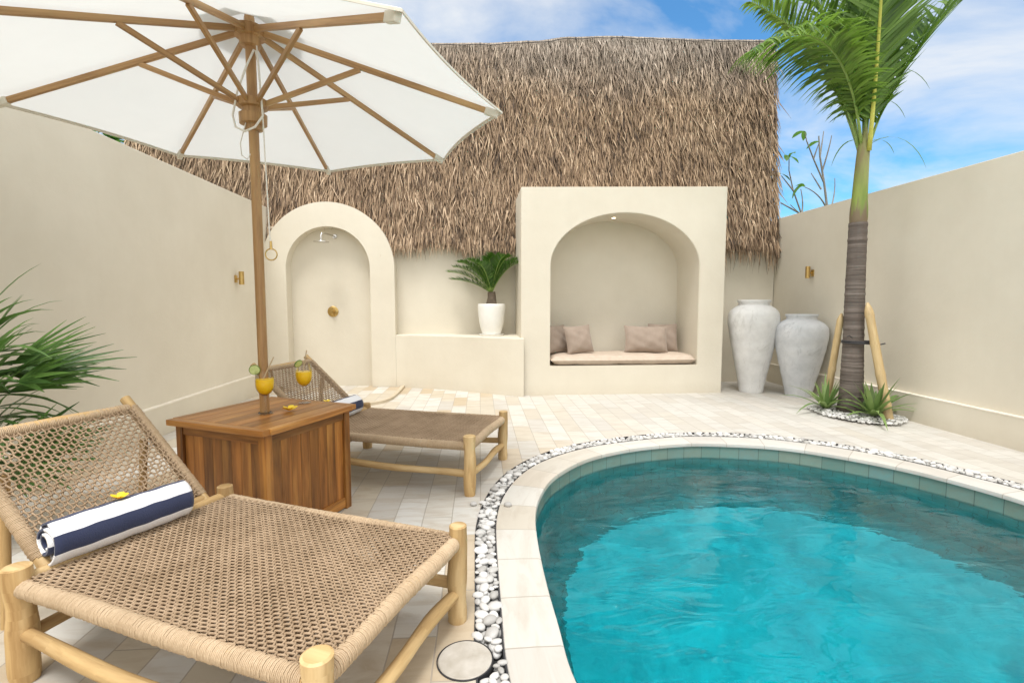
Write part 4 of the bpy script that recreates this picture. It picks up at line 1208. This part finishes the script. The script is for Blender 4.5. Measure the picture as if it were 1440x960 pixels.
def make_towel(name, label, lp, la, x, seed):
    mb = MB(); L = .46; n = 150; turns = 3.1; r1 = .075; r0 = .017
    prof = []; u = 0; prev = None
    for i in range(n+1):
        s = i/n; a = s*turns*2*PI + 4.1 ; r = r0+(r1-r0)*s
        p = (r*math.cos(a), r*math.sin(a)*.94)
        if prev: u += math.hypot(p[0]-prev[0], p[1]-prev[1])
        prev = p; prof.append((p, u))
    rows, uvs = [], []
    rs = random.Random(seed); m = 24
    for k in range(m+1):
        f = k/m; y = (f-.5)*L
        row, uu = [], []
        for (p, u) in prof:
            wob = .0018*math.sin(u*30+k*.7)
            sh = 1 - .03*abs(2*f-1)**6
            row.append((p[0]*sh+wob, y + .01*math.sin(u*9)*(1 if k in (0, m) else 0), p[1]*sh + .001*math.sin(k*1.3+u*14))); uu.append((u, y))
        rows.append(row); uvs.append(uu)
    mb.grid(rows, uvs)
    o = mb.build(name, M['towel'], autosmooth=80)
    so = o.modifiers.new('thickness', 'SOLIDIFY'); so.thickness = .0095; so.offset = -1
    o.location = V(lp) ; o.rotation_euler = (0, 0, la)
    tag(o, label, 'towel', 'rolled striped towels'); return o
def lpt(loc, ang, x, y, z):
    return V((loc[0]+x*math.cos(ang)-y*math.sin(ang), loc[1]+x*math.sin(ang)+y*math.cos(ang), z))
tw = make_towel('rolled_towel', 'rolled navy and white towel on the near lounger', lpt(l1.location, A1, .60, .065, .352+.071), A1-.10, .5, 1)
tw2 = tw.copy(); C.objects.link(tw2); tw2.location = lpt(l2.location, A2, .595, .03, .352+.071); tw2.rotation_euler = (0, 0, A2)
tw2['label'] = 'rolled navy and white towel on the far lounger, partly behind the box'
def flower(label, loc, rot, s=1.0, seed=0):
    rs = random.Random(seed)
    t = thing('flower', label, 'flower', loc, rot, 'yellow frangipani flowers')
    mb = MB()
    for i in range(5):
        a = i*2*PI/5; d = V((math.cos(a), math.sin(a), .62)).normalized(); sd = V((-math.sin(a), math.cos(a), .3)).normalized()
        pts = []; pos = V((0, 0, .004)); dd = d.copy()
        for m in range(6): pts.append(pos.copy()); pos = pos+dd*.0072*s; dd = (dd-UPZ*.08+UPZ*(.05 if m > 3 else 0)).normalized()
        mb.strip(pts, [.003*s, .009*s, .0135*s, .014*s, .010*s, .002*s], sd)
    mb.build('petals', M['petal'], t, autosmooth=0)
    mb = MB(); mb.lathe([(.006*s, .003), (.005*s, .008*s), (.001, .010*s)], 10); mb.build('heart', M['petal_heart'], t)
flower('yellow flower lying on the rolled towel of the near lounger', tw.location + V((-.01, 0, .071)), .4, 1.0, 1)
flower('yellow flower lying on the far lounger\'s towel', tw2.location + V((-.06, -.10, .071)), 1.1, 1.0, 2)

# ------------------------------------------------------------------ wooden box table
BC, BA = (-1.206, 2.87, 0), R(65.5)
BH = .63
t = thing('wooden_box', 'slatted teak box table round the umbrella pole', 'box table', BC, BA)
hb = .312
rs = random.Random(77)
for sx in (-1, 1):
    for sy in (-1, 1):
        mb = MB(); mb.tone = rs.random(); mb.box((sx*(hb-.022), sy*(hb-.022), (BH-.03)/2), (.046, .046, BH-.03)); mb.build('post', M['teak'], t, smooth=False, bevel=.003)
for k in range(4):
    mb = MB(); rt_ = Matrix.Rotation(k*PI/2, 4, 'Z')
    w = 2*hb-.092; n = 8
    for i in range(n):
        mb.tone = rs.random(); x = -w/2 + w*(i+.5)/n
        mb.box(rt_ @ V((x, -hb+.022, .055+(BH-.12)/2-.01)), (w/n-.0015, .014, BH-.14), rt_.to_3x3())
    pnl = mb.build('panel', M['teak'], t, smooth=False)
    for z, h in ((BH-.03-.027, .05), (.04, .06)):
        mb = MB(); mb.tone = rs.random(); mb.box(rt_ @ V((0, -hb+.020, z)), (w, .030, h), rt_.to_3x3()); mb.build('rail', M['teak'], t, smooth=False, bevel=.002)
# top: planks with a rounded outline
mb = MB(); ht = .347; n = 7
for i in range(n):
    mb.tone = rs.random(); y = -ht+.045 + (2*ht-.09)*(i+.5)/n
    mb.box((0, y, BH-.015), (2*ht-.10, (2*ht-.09)/n-.0016, .030))
mb.build('top', M['teak_top'], t, smooth=False, bevel=.0012)
mb = MB()
for sg in (-1, 1):
    mb.tone = rs.random(); mb.box((0, sg*(ht-.022), BH-.015), (2*ht-.09, .044, .0315))
    mb.tone = rs.random(); mb.box((sg*(ht-.024), 0, BH-.015), (.048, 2*ht-.02, .031))
mb.build('top_frame', M['teak_top'], t, smooth=False, bevel=.004)

# ------------------------------------------------------------------ umbrella
UB = (-1.206, 2.835, 0)
t = thing('parasol', 'large white eight-ribbed parasol with a wooden pole', 'parasol', UB)
mb = MB(); mb.tone = .4; mb.tube([(0, 0, .0), (0, 0, .64), (0, 0, 1.5), (0, 0, 2.74)], .0255, 20); mb.build('pole', M['pole'], t, autosmooth=60)
mb = MB(); mb.lathe([(.0262, .6335), (.034, .6335), (.034, .631)], 24); mb.build('hole_rim', M['black'], t)
RR, ZT, ZH = 1.31, 2.272, 2.665
mb = MB(); mb.tone = .7; mb.lathe([(.026, ZH-.075), (.05, ZH-.07), (.055, ZH-.03), (.075, ZH-.025), (.075, ZH+.025), (.06, ZH+.03), (.03, ZH+.05)], 24, cap1=True); mb.build('hub', M['pole'], t, autosmooth=30)
mb = MB(); mb.tone = .3
ZR = 2.29
mb.lathe([(.027, ZR-.13), (.045, ZR-.125), (.045, ZR-.10), (.068, ZR-.095), (.07, ZR-.045), (.055, ZR-.04), (.055, ZR-.015), (.075, ZR-.01), (.075, ZR+.03), (.03, ZR+.035)], 24); mb.build('runner', M['pole'], t, autosmooth=30)
A0 = PI/2 - R(.5)
rs = random.Random(5)
def rp_(k, s, dz=0):
    a = A0+k*PI/4; r = .06+(RR-.06)*s
    return V((r*math.cos(a), r*math.sin(a), ZH+(ZT-ZH)*s+dz))
for k in range(8):
    a = A0+k*PI/4; d = (rp_(k, 1)-rp_(k, 0)).normalized(); sd = V((-math.sin(a), math.cos(a), 0)); up = d.cross(sd)*-1
    if up.z < 0: up = -up
    m3 = Matrix((d, sd, up)).transposed()
    p0, p1 = rp_(k, 0), rp_(k, .975); mb = MB(); mb.tone = rs.random()
    mb.box((p0+p1)/2, ((p1-p0).length, .019, .029), m3); mb.build('rib', M['pole'], t, smooth=False, bevel=.002)
    q0 = V((.062*math.cos(a), .062*math.sin(a), ZR+.01)); q1 = rp_(k, .40, -.02) 
    d2 = (q1-q0).normalized(); up2 = d2.cross(sd); m3 = Matrix((d2, sd, up2)).transposed()
    mb = MB(); mb.tone = rs.random(); mb.box((q0+q1)/2+sd*.0, ((q1-q0).length+.02, .017, .026), m3)
    mb.build('strut', M['pole'], t, smooth=False, bevel=.002)
    m3 = Matrix((d, sd, up)).transposed(); mb = MB(); mb.box(rp_(k, .972, -.001), (.075, .030, .040), m3); mb.build('tip_pocket', M['hem'], t, smooth=False, bevel=.006)
# canopy cloth
def canopy(mb, r_in, r_out, dz, apex, nr=10, na=10, scallop=.03):
    lines = []
    for i in range(nr+1):
        s = i/nr; row = []
        for k in range(8):
            a0, a1 = A0+k*PI/4, A0+(k+1)*PI/4
            for j in range(na):
                f = j/na
                r = r_in+(r_out-r_in)*s
                p0 = V((r*math.cos(a0), r*math.sin(a0), 0)); p1 = V((r*math.cos(a1), r*math.sin(a1), 0))
                p = p0.lerp(p1, f); b = 4*f*(1-f)
                p *= 1-scallop*b*s**2
                zz = ZH+(ZT-ZH)*((r-.06)/(RR-.06)) + dz + apex*(1-s)**3
                p.z = zz - .012*b*math.sin(PI*min(1, s*1.0))*1.0 + .004*b*s + .0025*math.sin(s*23+k*2.0)*b
                row.append(tuple(p))
        lines.append(row)
    mb.grid(lines, close_u=True); return lines
mb = MB(); ln = canopy(mb, .09, RR*1.012, .026, .03)
cn = mb.build('canopy', M['canvas'], t, autosmooth=50)
mb = MB()
edge = [V(p) for p in ln[-1]]; e2 = [V(p) for p in ln[-2]]
mb.grid([[tuple(p+V((0, 0, .003))) for p in edge], [tuple(p+(p-q).normalized()*.010+V((0, 0, -.001))) for p, q in zip(edge, e2)], [tuple(p+(p-q).normalized()*.010+V((0, 0, -.012))) for p, q in zip(edge, e2)], [tuple(p+V((0, 0, -.012))) for p in edge]], close_u=True)
mb.build('hem', M['hem'], cn, autosmooth=50)
mb = MB(); canopy(mb, .012, .27, .085, .05, 6, 6, .02); mb.build('vent_cap', M['canvas'], t, autosmooth=50)
# finial
mb = MB(); mb.lathe([(.02, ZH+.05), (.03, ZH+.16), (.02, ZH+.20), (.006, ZH+.22)], 16, cap1=True); mb.build('finial', M['pole'], t)
# ropes
mb = MB()
mb.tube([(.035, -.02, ZH-.10), (.05, -.03, 2.5), (.062, -.04, 2.30), (.075, -.06, 2.22), (.05, -.10, 2.15), (.0, -.105, 2.125), (-.05, -.095, 2.15), (-.078, -.06, 2.22), (-.05, -.06, 2.34), (.0, -.05, 2.48), (.03, -.03, ZH-.10)], .0055, 8)
mb.tube([(-.02, -.045, 2.19), (-.05, -.05, 2.08), (-.045, -.05, 2.02), (-.02, -.045, 2.0), (-.005, -.04, 2.03)], .003, 6)
mb.build('rope', M['cord'], t, autosmooth=60)
mb = MB(); mb.tube([(.045, -.03, ZH-.08), (.075, -.06, 2.2), (.092, -.075, 1.60), (.098, -.08, 1.565)], .0036, 6); mb.build('pull_cord', M['cord'], t, autosmooth=60)
mb = MB(); cr = (.099, -.08, 1.50)
mb.tube([(cr[0]+.030*math.cos(2*PI*i/28), cr[1], cr[2]+.030*math.sin(2*PI*i/28)) for i in range(28)], .0034, 8, closed=True); mb.tube([(cr[0], cr[1], 1.525), (cr[0], cr[1], 1.57)], [.008, .006], 10)
mb.build('pull_ring', M['brass'], t, autosmooth=60)

# ------------------------------------------------------------------ drinks
def goblet(label, x, y, ang, ltilt):
    t = thing('cocktail_glass', label, 'glass', (x, y, BH), 0, 'cocktail glasses on the box')
    mb = MB(); prof = [(.002, .004), (.034, .003), (.035, .0055), (.012, .010), (.0045, .018), (.0042, .095), (.010, .104), (.030, .118), (.044, .142), (.0485, .170), (.047, .205), (.0425, .243)]
    c = catmull(prof, False, .008); mb.lathe([(p.x, p.y) for p in c], 36); mb.build('bowl', M['glass'], t, autosmooth=60)
    mb = MB(); mb.lathe([(.001, .1085), (.012, .110), (.029, .1205), (.0425, .143), (.0468, .170), (.0462, .196), (.001, .1965)], 36); mb.build('juice', M['juice'], t, autosmooth=40)
    return t
def straw(label, a, b):
    mb = MB(); mb.tube([a, b], .0036, 8); o = mb.build('drinking_straw', M['straw'], autosmooth=60); tag(o, label, 'straw', 'straws in the drinks')
def lime(label, c, yaw, tilt, r=.028):
    t = thing('lime_slice', label, 'lime slice', c, 0, 'lime slices on the glass rims')
    t.rotation_euler = (R(tilt), 0, R(yaw))
    a = MB(); a.lathe([(r*.9, -.003), (r, -.003), (r*1.03, 0), (r, .003), (r*.9, .003)], 28); b = MB(); b.append(a, rotm); b.build('peel', M['lime_skin'], t)
    a = MB(); a.lathe([(.001, -.0028), (r*.9, -.0028), (r*.9, .0028), (.001, .0028)], 28); b = MB(); b.append(a, rotm); b.build('flesh', M['lime_flesh'], t)
g1 = (-1.186, 2.800); g2 = (-1.074, 3.085)
goblet('glass of orange juice in front of the umbrella pole', *g1, 0, 0)
goblet('glass of orange juice right of the umbrella pole, farther back', *g2, 0, 0)
straw('straw in the glass in front of the pole', V((g1[0]-.01, g1[1]+.0, BH+.19)), V((g1[0]+.045, g1[1]+.02, BH+.315)))
straw('straw in the glass farther back', V((g2[0]-.005, g2[1], BH+.19)), V((g2[0]+.018, g2[1]+.01, BH+.325)))
lime('round lime slice on the rim of the glass in front of the pole', (g1[0]-.047, g1[1]-.01, BH+.248), 15, 10)
lime('lime slice tucked into the rim of the farther glass', (g2[0]-.028, g2[1]-.005, BH+.245), 60, 30, .026)
flower('yellow flower lying on the wooden box between the glasses', (-1.085, 2.87, BH+.002), .2, 1.35, 3)

# ------------------------------------------------------------------ sky, sun, camera
SUN_EL, SUN_AZ = R(68), R(-163)       # azimuth measured from +Y towards +X
w = bpy.data.worlds.new('World'); S.world = w; w.use_nodes = True
nt = w.node_tree; nt.nodes.clear(); n = N(nt)
sky = n('ShaderNodeTexSky', sky_type='NISHITA'); sky.sun_disc = False; sky.sun_elevation = SUN_EL; sky.sun_rotation = SUN_AZ
sky.altitude = 20; sky.air_density = 1.0; sky.dust_density = .6; sky.ozone_density = 2.0
d = nt.nodes.new('ShaderNodeTexCoord').outputs['Generated']
sx = n('ShaderNodeSeparateXYZ', {0: d})
den = n.math('ADD', n.math('MAXIMUM', sx.outputs[2], 0.0), .22)
pl = n('ShaderNodeCombineXYZ', {0: n.math('DIVIDE', sx.outputs[0], den), 1: n.math('DIVIDE', sx.outputs[1], den), 2: 0.0}).outputs[0]
mp = n('ShaderNodeMapping', {'Vector': pl, 'Location': (1.3, .55, 0), 'Scale': (1.0, 1.25, 1)}).outputs[0]
cl = n.noise(mp, 1.15, 9, .56, .35)
# unseen bright cloud overhead and behind added as fill light, broken blue sky ahead
front = n('ShaderNodeMapRange', {'Value': n.math('SUBTRACT', sx.outputs[1], n.math('MULTIPLY', sx.outputs[2], .75)), 1: -.35, 2: .2}, interpolation_type='SMOOTHSTEP').outputs[0]
cl = n.math('ADD', cl, n.math('MULTIPLY', n.math('SUBTRACT', 1.0, front), .30))
fac = n.ramp(cl, [(.405, (0, 0, 0)), (.64, (.95, .95, .95))])
col = n.mix(fac, n.mix(1.0, sky.outputs[0], (.58, 1.06, 1.27), 'MULTIPLY'), n.mix(front, (10.2, 10.1, 9.9), (5.4, 5.5, 5.6)))
bg = n('ShaderNodeBackground', {'Color': col, 'Strength': .065}); o_ = n('ShaderNodeOutputWorld'); n.link(bg.outputs[0], o_.inputs[0])
sl = bpy.data.lights.new('sun', 'SUN'); sl.energy = 1.1; sl.angle = R(20); sl.color = (1.0, .97, .93)
so = bpy.data.objects.new('sun', sl); C.objects.link(so)
sd = V((math.sin(SUN_AZ)*math.cos(SUN_EL), math.cos(SUN_AZ)*math.cos(SUN_EL), math.sin(SUN_EL)))
so.rotation_euler = sd.to_track_quat('Z', 'Y').to_euler(); so.location = sd*30
cam = bpy.data.cameras.new('camera'); cam.sensor_width = 36; cam.lens = 17.5; cam.clip_end = 2000; cam.clip_start = .02
co = bpy.data.objects.new('camera', cam); C.objects.link(co); co.location = (0, 0, 1.25)
co.rotation_euler = (R(90-4.57), 0, R(-3.68)); S.camera = co
S.view_settings.view_transform = 'Standard'; S.view_settings.look = 'None'; S.view_settings.exposure = 1.40; S.view_settings.gamma = 1
S.view_settings.use_curve_mapping = False
S.render.engine = 'CYCLES'
S.cycles.use_denoising = True
S.cycles.max_bounces = 10; S.cycles.transparent_max_bounces = 24; S.cycles.diffuse_bounces = 5
